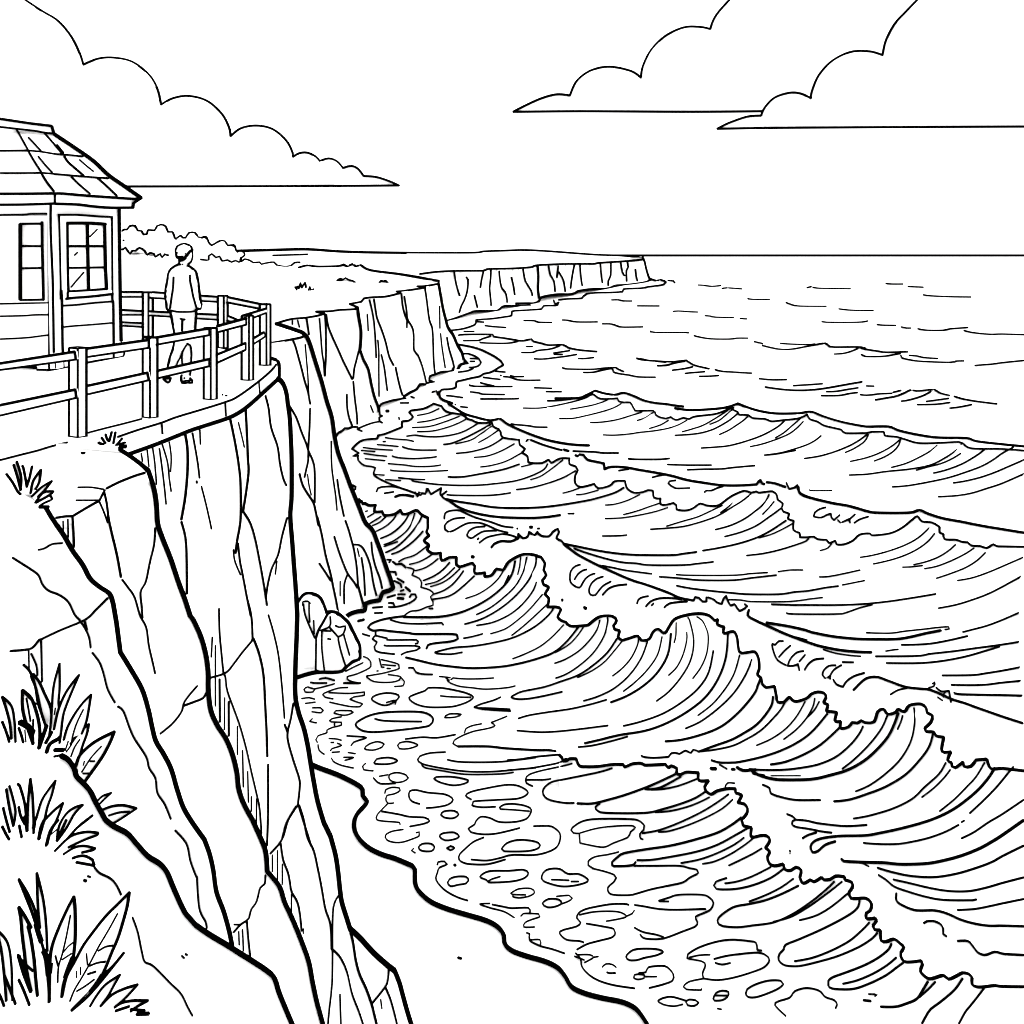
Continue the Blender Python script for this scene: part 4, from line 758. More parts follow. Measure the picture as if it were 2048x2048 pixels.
# ground between terrace and cliff edge
gz = flat(TERR_Z)
gr = Ob('grass')
edge = [(-160, 955), (0, 915), (140, 882), (175, 868), (240, 866)] + path('@C 1210 1608 1165 1612 1165 1640 1240 1690 1350 1770 1430 1840') + top2 + [(92, 1022), (60, 985), (-160, 985)]
gr.slab(edge, gz, (0, 0, -0.012))
gr.draw('''*5 @C 785 1670 820 1670''', gz, 1.0, 8)
gr.build('ground', label='bare ground sloping from the terrace to the cliff edge', cat='ground', kind='structure')

# terrace with its curb
te = Ob('stone')
cz = [p for p in curb_top if p[0] < 552]
te.slab([(-160, 955), (0, 915), (140, 882), (175, 868), (240, 866)] + [p for p in cz if p[0] > 241] + [(552, 733), (548, 722), (440, 697), (300, 672), (240, 676), (0, 690), (-160, 700)], gz, (0, 0, -0.012))
te.draw('''*4 @C -120 1770 222 1682 350 1650 500 1605 650 1568; 850 1475 1000 1435 1200 1385 1370 1340; *3 @B 1210 1888 1228 1889; *4 1181 1880 1186 1880''', gz, 1.0, 8)
te.line('@H 140 525 300 470 480 415 600 370 800 310 990 250 1080 210 1240 95 1350 0 @B 1700 1590', 4.4, gz, 1.0, 10)
cu = Ob('stone')
ctop = lerp_table(sorted((p[0], p[1]) for p in cz))
def curb(u, v): return 2 * EYE * 0 + DECK * F / (ctop(min(u, 552)) - HZ)
clow = [p for p in curb_low if p[0] < 558]
cu.slab(cz + [(556, 733)] + clow[::-1] + [(245, 900)], curb, (-0.12, 0.1, -0.02))
cu.line('@C 1250 1680 1500 1590 1700 1510 1850 1450 @H 800 445 1000 380 1100 330 1180 270 1280 180 1400 70', 8, lambda u, v: min(curb(u, v), f1(u, v)), 1.05, 4)
cu.draw('''*3.6 @H 485 415 495 545; 985 255 990 360; 1248 95 1255 190
*7 @B 1655 1530 1700 1545 1728 1580 1730 1730''', curb, 1.05, 4)
t_o = te.build('terrace', label='flat paved terrace behind the white post railing', cat='terrace', kind='structure')
cu.build('curb', parent=t_o)

# ================================================================== second cliff
c2law = plane((542, 686, 37), (786, 1176, 42), (690, 1237, 38.6))
R2 = '''@E 440 342! 520 368 600 395 650 415 685 450! 710 510 750 640 800 800 840 950 880 1080 900 1220 930 1360 980 1490 1020 1600 1060 1700 1100 1800 @G 1110 100 1145 180 1200 240 1240 340 1270 420 1300 510 1340 620 1362 690! 1330 710 1280 725 1265 760 1255 785 1190 797 1140 815! 1138 865 1080 875 1020 895 980 930'''
T2 = '''@E 400 495 500 478 570 465 640 450 672 432'''
c2 = Ob('rock')
r2 = path(R2)
c2.slab([(500, 700), (542, 686)] + path(T2) + [p for p in r2 if p[1] > 672] + [(650, 1262), (330, 1300), (330, 925), (520, 775)], c2law, (-6, 1.5, 0), 60)
c2.line(R2, 8.2, wet(c2law), 1.05, 3)
c2.line(T2, 5, c2law, 1.05, 3)
c2.draw('''*3.8 @E
570 468 590 510 610 580 640 690 665 790 690 870 700 920 710 975; *2.8 670 505 680 620 690 740 695 830 700 920; 708 1008 705 1150 700 1230 695 1330 693 1420 680 1480 665 1550; 545 985 600 1080 640 1190 680 1290 695 1340 730 1420 745 1510 745 1750
*4.2 625 1520 650 1610 690 1680 735 1750 755 1830 775 1932 @G 765 130 800 270 830 430 870 580 890 680 915 800 930 890; @E *2.6 688 1525 700 1610 718 1690; *3.2 875 1265 878 1450 890 1560 910 1700 920 1810; 922 1565 940 1690 965 1810 975 1857
@G 985 160 1010 230 1035 320 1055 400 1075 530 1085 670; *4.4 1085 670 1110 760 1138 860; 780 497 830 570 870 635; 898 285 930 390 970 500 1005 580 1050 640 1080 690; 1000 590 980 650 975 720 977 815; *2.6 945 637 945 755
1045 350 1090 352 1125 380 1160 450 1185 530 1205 650 1230 750; *2.6 1080 380 1095 445; 1112 450 1130 570 1138 690 1140 750; 1190 330 1200 430 1225 530 1255 610 1275 695
*5 @E 1040 1612 1065 1625 1062 1645; *5 1090 1720 1108 1735 1095 1750''', c2law)
c2.build('cliff', label='second rock cliff just beyond the railing corner, boulders at its foot', cat='cliff', kind='structure')

# ================================================================== third cliff, running away behind
c3law = plane((673, 872, 77.6), (907, 736, 124), (880, 563, 121))
T3 = '''@E 440 342 490 325 570 305 680 295 775 278 820 262! 755 248 860 245 940 235 1060 228 1082 214! 1018 188! 1110 170 1130 145 1200 135 1300 130 1420 102! 1387 90 1420 88 1530 73 1612 60! 1550 50 1610 48 1702 32'''
R3 = '''@E 1710 5 1720 50 1732 120 1750 220 1770 300 1790 370 1830 430 1865 510 1900 570 @M 340 930 372 970! 320 980 300 1010'''
B3 = '''*4.2 @E 1835 690 1830 712 1800 718 1740 722 1690 742 1650 755 1645 790 1680 800 1620 810; *5 1610 820 1570 820 1545 860 1500 880 1445 915; *4 1460 930 1380 940 1320 955 1265 975 1250 1000; 1250 1000 1255 1060! 1275 1068 1250 1080! 1255 1110 1275 1122; 1250 1112 1190 1125 1110 1155 1080 1170 1115 1187; *4.5 1080 1155 1040 1155 1010 1165 980 1165 960 1185 930 1200 915 1225'''
c3 = Ob('rock'); c3.pen = 1.0
top3 = path('@E 440 342 490 325 570 305 680 295 775 278 820 262 860 245 940 235 1060 228 1130 145 1200 135 1300 130 1420 102 1530 73 1612 60 1702 20')
right3 = [p for p in path(R3) if p[1] < 730]
foot3 = path('@E 1830 712 1740 722 1690 742 1650 755 1620 810 1570 820 1500 880 1445 915 1320 955 1250 1000 1255 1110 1190 1125 1080 1170 960 1185 915 1225 880 1235')
c3.slab(top3 + right3 + foot3 + [(600, 700)], c3law, (-9, 0, 0), 60)
c3.draw(parse(T3, 4.4), lambda u, v: min(c3law(u, v), plat(u, v)), 1.05, 14); c3.line(R3, 6.5, wet(c3law), 1.05, 3); c3.draw(B3, wet(c3law), 1.05, 3)
c3.draw('''*3.6 @E
*2.6 570 310 570 350; *2.6 610 315 625 372; 680 300 688 350 700 430; *3 782 300 790 400 802 560 815 650 822 755; 825 265 832 370 833 500 833 600 828 700 825 755; 835 270 850 360 880 440 930 550 970 640 1010 720 1040 780
*6 1080 215 1092 300 1108 400 1105 500 1098 560; 1090 560 1070 640 1055 700 1048 775; *5.6 1105 560 1130 630 1165 700 1190 820 1215 920 1245 1000 1250 1050; *2.8 1158 268 1165 400; 1175 155 1195 240 1210 330 1220 450 1228 610; 1210 150 1222 230 1235 300 1270 390 1300 480 1330 600 1365 670
*3 1240 470 1248 560 1248 700 1250 915; 1268 585 1290 680 1305 790 1315 868; 1380 685 1400 780 1420 860 1435 905; 1425 95 1435 200 1455 280 1468 310 1468 375; 1448 128 1465 230 1475 310 1510 370 1522 430 1525 550 1555 590 1590 680 1620 800
1610 60 1625 160 1645 310 1668 380 1675 500 1680 640 1690 740; *3 1725 205 1728 380; *3 1733 420 1745 530 1770 690; 1783 450 1800 540 1830 640 1840 690; 997 895 1000 1000 1015 1080 1040 1145; 1048 795 1060 930 1075 1050 1080 1150; *2.8 1183 985 1205 1040''', c3law)
c3.build('cliff', label='third rock cliff, mid distance, under the grassy field with small tufts', cat='cliff', kind='structure')

# ================================================================== grassy plateau
pl = Ob('grass'); pl.pen = 1.3
hedge_low = path('@B 150 490 215 480 245 460 270 495 290 520 310 490 345 490 380 462 430 490 455 530 485 510 520 520 535 550 580 520 600 555 625 525 660 535 800 590 970 575 1050 580 1180 590 1230 580 1270 600 1370 590 1450 585 1480 605 1540 600 1560 620 1600 610 1680 600 1710 630 1800 645 1850 630 1880 605 1925 605')
field = path('@Z 600 504 640 503 665 500 680 503 700 510 760 518 828 530')
poly = [(-100, 520)] + hedge_low + [p for p in field if p[0] > 602] + top3[::-1] + [(612, 672), (542, 690), (430, 705), (200, 730), (-100, 730)]
pl.slab(poly, plat, (0, 0, -0.04), 22)
pl.draw(parse('@Z 564 505 580 501 600 503 640 502 648 499 655 503 665 498 672 503 680 500 700 510 760 518 828 530', 4.6), plat, 1.0, 40)
pl.build('field', label='open grassy field on the cliff top below the distant trees', cat='field', kind='structure')

# ================================================================== far headland
wl = wall(892, 214, 1300, 571)
RID = '@Z 447 474 520 472 580 471 640 475 700 477 @M 0 105 420 105 500 95 690 88 800 84 920 88 1070 98 1250 112 1400 122 1590 130 1750 150'
TOP4 = '@M 0 267 60 258 150 248 285 242 500 240 530 228 750 222 880 212 900 202 960 195 1140 188 1370 187 1400 180 1520 172 1670 162 1757 152'
END4 = '@M 1750 140 1760 165 1770 210 1785 265 1800 300 1808 312'
BASE4 = '''*4.4 @M 1808 318 1780 330 1710 342 1630 352 1540 358 1490 378 1440 384 1350 385 1240 402 1215 418 1170 426 1090 426 1000 438 945 455 935 480 900 497 850 497 755 498; 870 515 790 517 665 517 630 540 610 555 440 557 400 570 330 595 260 620 205 637'''
vr = lerp_table(sorted(path(RID))); t4 = path(TOP4); vt = lerp_table([(400, 640), (830, 600)] + sorted(t4))
def top4(u, v):
    a, b = vr(u), vt(u)
    t = max(0, min(1, (b - v) / max(b - a, 1)))
    return 1.0 / ((1 - t) / wl(max(u, 860), v) + t / 1200.0)
h4 = Ob('rock'); h4.pen = 1.3
b4 = path('@M 1808 318 1780 330 1710 342 1630 352 1540 358 1490 378 1440 384 1350 385 1240 402 1215 418 1170 426 1090 426 1000 438 945 455 935 480 900 497 850 507 665 517 630 540 610 555 440 557 400 570 330 595 260 620 150 655')
h4.slab(t4 + path(END4) + b4 + [(840, 660)], wl, (-20, 8, 0), 40)
h4.slab(path(RID) + t4[::-1] + [(700, 556), (420, 556), (400, 505)], top4, (0, 0, -6), 30)
h4.line(RID, 7.5, top4, 1.05, 40); h4.line(TOP4, 4, wl, 1.05, 2); h4.line(END4, 5.5, wl, 1.05, 2); h4.draw(BASE4, wet(wl), 1.05, 3)
h4.draw('*4 @Z 515 482 580 480', top4, 1.05, 40)
h4.draw('''*3.3 @M
270 250 282 330 300 400 312 437; 365 292 378 310 372 400 350 470 325 520 310 570; 498 250 485 310 475 375; 428 433 440 480 452 530; 558 235 556 300 548 380 555 450 560 515; 623 245 630 320 645 380 670 410 682 450 685 490; 718 292 735 360 745 430
810 230 825 310 850 360 875 400 883 437; *5 925 210 930 280 928 390 938 460; 1010 205 1025 275 1052 320 1062 405; 1087 205 1075 295; 1090 250 1115 290 1130 330 1142 405; 1213 197 1195 290 1183 380; 1257 197 1265 290 1275 358
1417 185 1423 260 1433 335; 1500 183 1498 280 1480 320 1480 358; 1577 180 1590 250 1605 280; 1630 172 1635 215 1622 240 1624 325; 1692 230 1700 290 1708 320''', wl)
h4.build('headland', label='farthest flat topped headland ending in a low point against the horizon', cat='headland', kind='structure')

# ================================================================== trees seen as one mass
wd = Ob('leaf'); wd.pen = 1.3
CREST = '@B 150 320 210 300 240 285 265 285 290 252 340 250 360 295 400 300 420 335 455 330 465 290 530 295 550 255 590 240 635 255 655 310 700 310 720 365 735 378 780 345 800 365 830 365 860 320 920 318 945 360 980 365 1025 355 1045 405 1080 440 1110 425 1160 395 1205 400 1235 440 1295 435 1310 480 1330 505 1370 485 1395 530 1360 560 1360 590'
crest = path(CREST)
cutlow = [p for p in hedge_low if p[0] < 484]
wlaw = wd.puff([(-60, 470)] + crest + cutlow[::-1] + [(-60, 520)], 250, 4.0, 30, 9)
wd.line(CREST, 4.6, const(250), 1.05, 2)
wd.draw('''*4.2 @B 215 480 245 460 270 495 290 520 310 490 345 490 380 462 430 490 455 530 485 510 520 520 535 550 580 520 600 555 625 525 660 535; 970 575 1050 580 1050 540 1080 520 1120 555 1155 545 1180 590 1230 580 1270 600 1310 585 1340 600 1370 590 1400 570 1450 585 1480 605 1540 600 1560 620 1600 610 1680 600 1710 630 1800 645 1850 630 1880 605 1932 603
226 390 228 391''', lambda u, v: min(245.5, plat(u, v) * 0.995), 1.05, 6)
wd.build('treeline', label='far bushy wood with a scalloped top on the cliff top beyond the hut', cat='wood', kind='stuff')

# ================================================================== foreground ledge
lz = flat(EYE - 2.4)
le = Ob('grass')
le.slab([(-120, 1490), (60, 1500)] + lc + [(640, 2200), (-200, 2200)], lz, (-0.15, 0.1, -0.5), 60)
le.line(C_LINE, 10, lz, 1.05, 3)
le.draw('''*4 @L 910 450 960 510 1060 560 1120 620 1170 720; 1280 940 1330 1080 1370 1270 1400 1370 1480 1410 1650 1580 1750 1680 1810 1800 1860 1890
*5 810 580 835 590; 845 540 875 552; 1755 1310 1780 1335; 1790 1292 1810 1306''', lz, 1.0, 6)
le.build('ledge', label='nearest grassy ledge at the lower left where the plants grow', cat='ledge', kind='structure')

# ================================================================== boulders on the beach
bo = Ob('rock')
BK = '@G 600 810 615 800 650 750 690 735 750 745 790 775 815 830 835 885'
law = bo.puff(path(BK) + path('@G 870 900 880 1340 740 1350 590 1370'), 34.6, 1.0, 25, 12)
bo.line(BK, 7.4, const(34.5), 1.05, 3)
bo.draw('''*3.4 @G 650 830 650 800 690 795 710 812; 700 810 700 880 705 960; 655 820 665 890 690 960 720 1030 745 1085; *3 735 945 740 1050''', law)
bo.build('boulder', label='rounded boulder at the cliff foot, behind the faceted one', cat='boulder', group='boulders on the beach')
bo = Ob('rock')
FR = '@G 835 885 870 880 920 890 970 930 1010 970 1040 1030 1070 1090 1095 1150 1098 1245! 1040 1270 990 1310 960 1340 890 1350 780 1350 700 1365 590 1398'
law = bo.puff(path(FR) + [(590, 1345), (631, 1340), (632, 1275), (637, 1260), (646, 1244), (655, 1228)], 33.1, 0.9, 25, 12)
bo.line(FR, 8, wet(const(33.0)), 1.05, 3)
bo.draw('''*5 @G 845 895 810 960 775 1020 755 1080; *4 755 1080 752 1340; *3.4 865 915 862 990 790 1025; 860 1000 930 1080 930 1100 950 1190 985 1300; *3.2 800 1030 800 1170 820 1340; 905 985 940 1000 985 990 970 1050 930 1075; 970 1050 990 1120 1018 1220; 800 1025 870 1030; 845 1090 870 1095''', law)
bo.build('boulder', label='faceted front boulder standing in the foam at the cliff foot', cat='boulder', group='boulders on the beach')

# ================================================================== clouds
def cloud(text, close, label, d):
    c = Ob('cloud'); c.pen = 1.6
    pts = path(text)
    c.puff(pts + close, d, 120, 60, 34)
    c.line(text, 4.2, const(d - 2), 1.05, 2)
    c.build('cloud', label=label, cat='cloud', group='clouds over the sea')
cloud('''@Z 40 -5 78 20 110 40 135 70 150 100 157 122! 185 111 215 109 250 117 280 140 297 168 304 198! 325 186 355 181 390 190 418 214 432 240 435 257! 455 242 485 237 515 244 540 265 552 288 553 296! 565 289 580 288 595 295 603 304! 620 299 635 304 647 317! 662 313 675 318 686 332! 710 334 735 342 753 350! 600 351 240 352 -60 352''',
      [(-64, 370), (-64, -60), (20, -60)], 'long cloud stepping down from the top left over the hut roof', 3000)
cloud('''@Z 1385 -10 1356 22 1345 40 1340 55! 1320 51 1290 52 1255 68 1228 95 1213 125 1209 146! 1190 134 1150 126 1115 133 1088 153 1075 180! 1050 178 1020 186 985 202 968 211! 1100 210 1300 211 1437 210''',
      [(1620, 222), (1700, 100), (1740, -60), (1480, -60)], 'flat based cloud left of the other at the top right', 3300)
cloud('''@Z 1740 -10 1709 22 1688 45 1672 75 1665 104! 1640 97 1605 98 1570 115 1545 142 1532 172 1530 186! 1512 177 1490 175 1462 184 1443 203 1436 218! 1410 220 1375 232 1353 243! 1500 241 1892 239 1990 239''',
      [(2115, 250), (2115, -60), (1870, -60)], 'flat based cloud running out of the right edge of the sky', 3000)
# ================================================================== hut
rw = wall(113, 13.86, 243, 15.6)
lw = const(13.86)
def off(law, k): return lambda u, v: law(u, v) - k
def pp(sheet, *n):
    ox, oy, s = CROP[sheet]
    return [(ox + n[i] / s, oy + n[i + 1] / s) for i in range(0, len(n), 2)]
hut = thing('hut', P3(113, 739, 13.86), 'small weatherboard hut with a shingled hip roof at the left edge', 'hut')
IN = (-0.12, 0, 0)
w = Ob('wood')
w.slab([(113, 398), (243, 405), (243, 713), (113, 739)], rw, IN)
a0 = P3(243, 713, 15.6); b0 = P3(113, 739, 13.86)
a1 = Vector((a0.x, a0.y, EYE + 0.8)); b1 = Vector((b0.x, b0.y, EYE + 0.8))
for q0, q1, e in ((a0, a0 + Vector((-2.3, 0, 0)), (0, -0.12, 0)),):
    w.box([q0 + Vector((-0.13, 0, 0)), q1, q1 + Vector((0, 0, 2.3)), q0 + Vector((-0.13, 0, 2.3))], e)
w.draw('''*4 @C 610 248 740 240 900 222 1090 207; 610 455 700 445 900 430 1095 413; *4 @A 1155 1045 1155 1046
*4.4 @A 1087 1862 1087 1930 @C 1095 210 1100 620; *6 @A 1152 1045 1157 1460 1164 1932 @C 1172 590
*5 @C 360 867 560 868 620 850 660 845; *4 530 800 530 850; 612 795 615 840; *4.4 830 800 1000 770 1190 740 1190 680; 1100 690 1100 742''', rw)
w.build('wall', parent=hut)
w = Ob('wood')
w.slab([(-150, 398), (113, 398), (113, 739), (-150, 744)], lw, (0, 0.12, 0))
w.draw('''*4 @A -100 1112 222 1108 300 1100 485 1100; @C -100 232 222 225 400 220 505 215; -100 352 222 345 330 337 500 335; -100 575 222 560 360 545 510 525
*6 @C -60 838 222 838 350 848''', lw)
w.build('wall', parent=hut)
p = Ob('wood')
p.slab(pp('A', 492, 1010, 550, 1012) + pp('C', 606, 400, 612, 860, 522, 880), off(rw, 0.04), (-0.05, 0, 0))
p.draw('''*4.4 @A 490 1015 490 1260 510 1750 512 1932 @C 515 320 520 700; *4.4 @C 594 100 600 240 605 600 610 700''', off(rw, 0.04))
p.build('corner_post', parent=hut)

def window(law, o, inner, outer, bars_glints, trims, ext, extra=''):
    f = Ob('wood')
    for i in range(4):
        j = (i + 1) % 4
        f.slab([outer[i], outer[j], inner[j], inner[i]], off(law, o), ext)
    f.draw(trims, off(law, o))
    fr = f.build('window', parent=hut)
    g = Ob('glass')
    g.slab(inner, off(law, 0.02), (ext[0] * .3, ext[1] * .3, 0))
    g.draw(bars_glints, off(law, 0.02))
    g.build('pane', parent=fr)
    return fr
inner = pp('A', 650, 1190, 1015, 1198, 1032, 1828, 660, 1848)
outer = pp('A', 570, 1110, 1083, 1130, 1090, 1880, 600, 1930)
win = window(rw, 0.06, inner, outer,  # glazing bars, plus glints on the glass drawn as slanting ink strokes
             '''*6 @A 845 1192 850 1500 858 1840; *5.4 660 1412 1012 1412; *4.6 665 1622 1022 1616; *2.6 870 1320 940 1250; *3 720 1500 750 1472; *3 688 1808 740 1745 810 1665
*7 @A 648 1190 870 1190 1018 1200; *6 648 1190 652 1600 658 1850; *6 1012 1200 1020 1600 1032 1830; *5 668 1848 850 1838 1032 1824''',
             '''*4.4 @A 565 1110 760 1110 960 1125 1083 1130; 570 1110 575 1250 585 1700 590 1925; 1082 1130 1085 1450 1088 1870''', (-0.04, 0, 0))
s = Ob('wood')
s.slab(pp('A', 645, 1862, 1090, 1838, 1092, 1876, 640, 1922), off(rw, 0.09), (-0.06, 0, 0))
s.draw('*5.4 @A 640 1922 700 1912 880 1898 1090 1874; *4 655 1850 655 1920', off(rw, 0.09))
s.build('sill', parent=win)
inner = pp('A', 196, 1198, 406, 1195, 418, 1950, 196, 1950)
inner = [inner[0], inner[1], pp('C', 419, 190)[0], pp('C', 196, 193)[0]]
outer = pp('A', 150, 1125, 455, 1122) + pp('C', 455, 212, 150, 216)
window(lw, 0.05, inner, outer, '''*4.6 @A 196 1410 410 1412; *4.4 196 1626 410 1622''', '''*7 @A 196 1197 196 1930 @C 196 193; *4.6 @A 196 1197 405 1195; *5 405 1178 408 1420 418 1850 @C 419 195; *4.6 @C 196 193 420 190''', (0, 0.04, 0))

rr = plane((109, 387, 13.1), (283, 396, 15.9), (107.7, 267, 14.6))
rl = plane((-60, 387, 13.1), (109, 387, 13.1), (107.7, 267, 14.6))
r = Ob('roof')
r.slab([(109, 387), (283, 396), (107.7, 267)], rr, (-0.05, 0.02, -0.06))
r.slab([(-160, 387), (109, 387), (107.7, 267), (46, 259), (-160, 232)], rl, (0, 0.05, -0.06))
# far slopes of the hip
tip = P3(283, 396, 15.9); ap = P3(107.7, 267, 14.6); ll = P3(-160, 387, 13.1)
bk = Vector((ll.x, tip.y, tip.z)); rb = P3(-160, 232, rl(-160, 232))
r.tri([tip, ap, rb, bk], [(0, 1, 2, 3)])
r.draw('''*4 @A -100 490 222 487 270 487 @A 270 487 275 488; *4 -100 705 222 705 395 703; 275 362 330 420 395 490; *4 130 230 225 400 270 480; *4.4 275 495 330 590 395 690; 370 545 440 630 505 700; *5 405 715 450 790 520 880''', rl)
r.draw('''*4 @A 270 487 400 500 530 520 660 530 800 545; *4.2 395 703 600 720 850 742 1050 755; *4.4 430 320 500 400 550 455 600 515; *3.6 550 430 615 510; *4.4 620 540 660 600 740 670 810 730; *3 768 575 830 630 905 690; *4.4 690 740 760 810 870 905; *4.4 945 755 1030 830 1130 925
*7.5 @A 520 325 700 445 900 585 1050 725 1200 830 1365 945; *6 520 905 600 903 850 925 1000 935 1300 955 1365 947''', rr, 1.05, 4)
r.draw('*6 @A -100 905 222 905 520 902', rl, 1.05, 4)
roof = r.build('roof', parent=hut)
c = Ob('roof')
cap = pp('A', -400, 120, 222, 215, 350, 232, 500, 250, 522, 325, 430, 315, 350, 300, 222, 285, -400, 215)
c.slab(cap, const(14.55), (0, 0.12, 0))
c.draw('*6 @A -400 120 222 215 350 232 500 250! 522 325; *4.4 -400 215 222 285 350 300 430 315 522 325', const(14.55), 1.05, 3)
c.build('ridge_cap', parent=roof)
fz = Ob('wood')
fzl = wall(109, 13.08, 283, 15.88)
fz.slab(pp('A', 530, 905, 1365, 947, 1290, 1000, 1285, 1040, 530, 1000), fzl, (-0.04, 0, 0))
fz.slab(pp('A', -700, 905, 530, 905, 530, 1000, -700, 1012), const(13.08), (0, 0.04, 0))
fz.draw('*6 @A 540 1002 750 1010 900 1028 1060 1040 1285 1040! 1290 1000 1365 947; *4 530 905 530 1000', fzl, 1.05, 4)
fz.draw('*5.5 @A -100 1012 222 1010 540 1000', const(13.08))
fz.build('fascia', parent=hut)

# ================================================================== railing
rail_root = thing('railing', P3(155, 878, 8.7), 'white timber post and rail fence curving round the terrace edge', 'railing')
def post(u0, u1, u2, vtop, vbot, d):
    g = 0.06
    zb = TERR_Z; zt = EYE - d * (vtop - HZ) / F
    m = P3(u1, vbot, d); l = P3(u0, vbot, d + g); q = P3(u2, vbot, d + g)
    base = [Vector((k.x, k.y, zb)) for k in (l, m, q)]
    base.append(base[0] + base[2] - base[1])
    o = Ob('wood')
    up = Vector((0, 0, zt - zb))
    o.box(base, up)
    W1 = 4.6
    for k, wd_ in ((0, 5.6), (1, 4.0), (2, 5.6)):
        o.ink3([base[k], base[k] + up], wd_)
    t = [b + up for b in base]
    o.ink3([t[0], t[1], t[2]], 3.6); o.ink3([t[0], t[3], t[2]], 5)
    o.ink3([base[0], base[1], base[2]], 5)
    o.build('post', parent=rail_root)
post(138.5, 155.5, 172.5, 697, 880, 8.66)
post(286, 300, 314.5, 676, 838, 9.69)
post(408, 421.5, 433, 657, 801, 10.92)
post(483.6, 498, 506, 632, 762, 12.6)
post(520, 533, 540.5, 609, 732, 14.3)
post(286, 297, 305.5, 585, 670, 19.4)
post(436, 447.5, 455, 592, 697, 17.0)
def rail(sheet, n, dl, dr, wt=5, wb=4.4, end=True):
    q = pp(sheet, *n)
    ul, ur = q[0][0], q[1][0]
    law = wall(ul, dl, ur, dr)
    o = Ob('wood')
    o.slab(q, law, (0.0, 0.05, 0))
    d1 = lambda a, b, wd_: o.draw([dict(w=wd_, pts=[a, b], corner=set(), closed=False)], law, 1.05, 3)
    d1(q[0], q[1], wt); d1(q[3], q[2], wb)
    if end: d1(q[1], q[2], 4.6)
    o.build('rail', parent=rail_root)
rail('C', (-150, 829, 722, 692, 735, 768, -150, 890), 8.1, 8.6, 6)
rail('C', (838, 662, 1440, 578, 1440, 655, 838, 745), 8.78, 9.6, 6)
rail('B', (540, 1328, 1060, 1238, 1060, 1305, 545, 1398), 9.75, 10.84, 6)
rail('B', (1132, 1218, 1410, 1142, 1410, 1205, 1135, 1278), 10.98, 12.5, 6)
rail('B', (1372, 1118, 1600, 1050, 1600, 1092, 1475, 1140), 12.4, 14.2, 5, 4, False)
rail('C', (-150, 1240, 728, 1058, 740, 1138, -150, 1345), 8.1, 8.6, 6)
rail('C', (842, 1022, 1425, 895, 1440, 968, 842, 1106), 8.78, 9.6, 5.6)
rail('B', (560, 1648, 1060, 1535, 1060, 1605, 560, 1722), 9.75, 10.84, 5.6)
rail('B', (1132, 1492, 1405, 1382, 1405, 1448, 1135, 1572), 10.98, 12.5, 5)
rail('B', (1480, 1338, 1582, 1278, 1588, 1322, 1480, 1392), 12.7, 14.2, 5)
rail('B', (210, 888, 412, 888, 412, 937, 215, 937), 19.8, 19.45, 5, 4, False)
rail('B', (512, 890, 1135, 935, 1135, 985, 470, 945), 19.3, 17.1, 5, 4, False)
rail('B', (1245, 940, 1575, 1010, 1545, 1052, 1200, 985), 16.95, 14.5, 5, 4.4, False)
rail('B', (215, 1062, 412, 1072, 412, 1110, 215, 1110), 19.8, 19.45, 5, 4, False)
rail('B', (475, 1075, 1135, 1108, 1135, 1158, 475, 1115), 19.3, 17.1, 5, 4, False)
rail('B', (1245, 1122, 1330, 1158, 1300, 1185, 1200, 1160), 16.95, 16.2, 4.4, 4, False)
rail('B', (215, 1180, 412, 1190, 412, 1228, 215, 1215), 19.8, 19.45, 4.4, 4, False)

# ================================================================== person at the railing
PD = 12.4
man = thing('person', P3(345, 768, PD), 'person with short hair and plain jacket, back turned, walking behind the railing', 'person')
b = Ob('skin')
body = pp('B', 740, 550, 731, 480, 745, 447, 780, 430, 820, 422, 860, 437, 884, 457, 890, 490, 890, 560, 878, 595, 856, 622, 850, 645, 900, 685, 930, 740, 948, 860, 960, 960,
          975, 1000, 974, 1020, 968, 1045, 962, 1030, 960, 1052, 954, 1035, 950, 1050, 944, 1030, 936, 1035, 928, 1000, 915, 940, 918, 1060, 915, 1250, 900, 1300, 888, 1480, 880, 1560, 868, 1650, 880, 1750, 840, 1772, 802, 1760,
          790, 1690, 797, 1590, 803, 1480, 800, 1300, 793, 1220, 785, 1300, 780, 1380, 745, 1560, 690, 1700, 680, 1735, 640, 1742, 625, 1720, 658, 1610, 703, 1450, 720, 1300,
          698, 1140, 690, 1060, 680, 1050, 672, 1035, 668, 1056, 662, 1038, 656, 1058, 652, 1036, 646, 1045, 645, 1000, 645, 860, 662, 750, 692, 685, 768, 632, 766, 575)
law = b.puff(body, PD, 0.09, 9, 5)
b.draw('''*4.4 @B 765 570 765 618 750 632; *4.4 890 488 890 560 880 595 856 620 850 640; *3 805 510 808 511; 822 518 826 519; 776 623 779 623; 797 623 800 623''', law, 1.05, 3)
b_o = b.build('body', parent=man)
h = Ob('cloth')
hair = path('@B 740 550 733 520 731 480 745 447 780 428 820 420 860 435 885 455 892 490! 870 495 830 550 780 578')
law = h.puff(hair, PD, 0.12, 9, 5)
h.draw('''*4.2 @B 740 550 733 520 731 480 745 447 780 428 820 420 860 435 885 455 892 490; 742 510 746 512''', law, 1.05, 3)
h.draw('*6 @B 742 550 775 572 810 565 840 535 870 495 895 482; *4.4 745 548 800 548; *4.4 770 590 800 585 830 562', const(PD - 0.13), 1.05, 3)
h.build('hair', parent=man)
j = Ob('cloth')
jac = path('@B 765 618 720 640 685 665 662 710 650 780 636 850 632 930 640 1000 645 1050 665 1070! 680 1080 740 1082 880 1080 935 1065! 968 1052 980 1010 970 960 960 880 950 800 940 740 925 690 880 650 850 635! 810 640')
law = j.puff(jac, PD, 0.14, 12, 6)
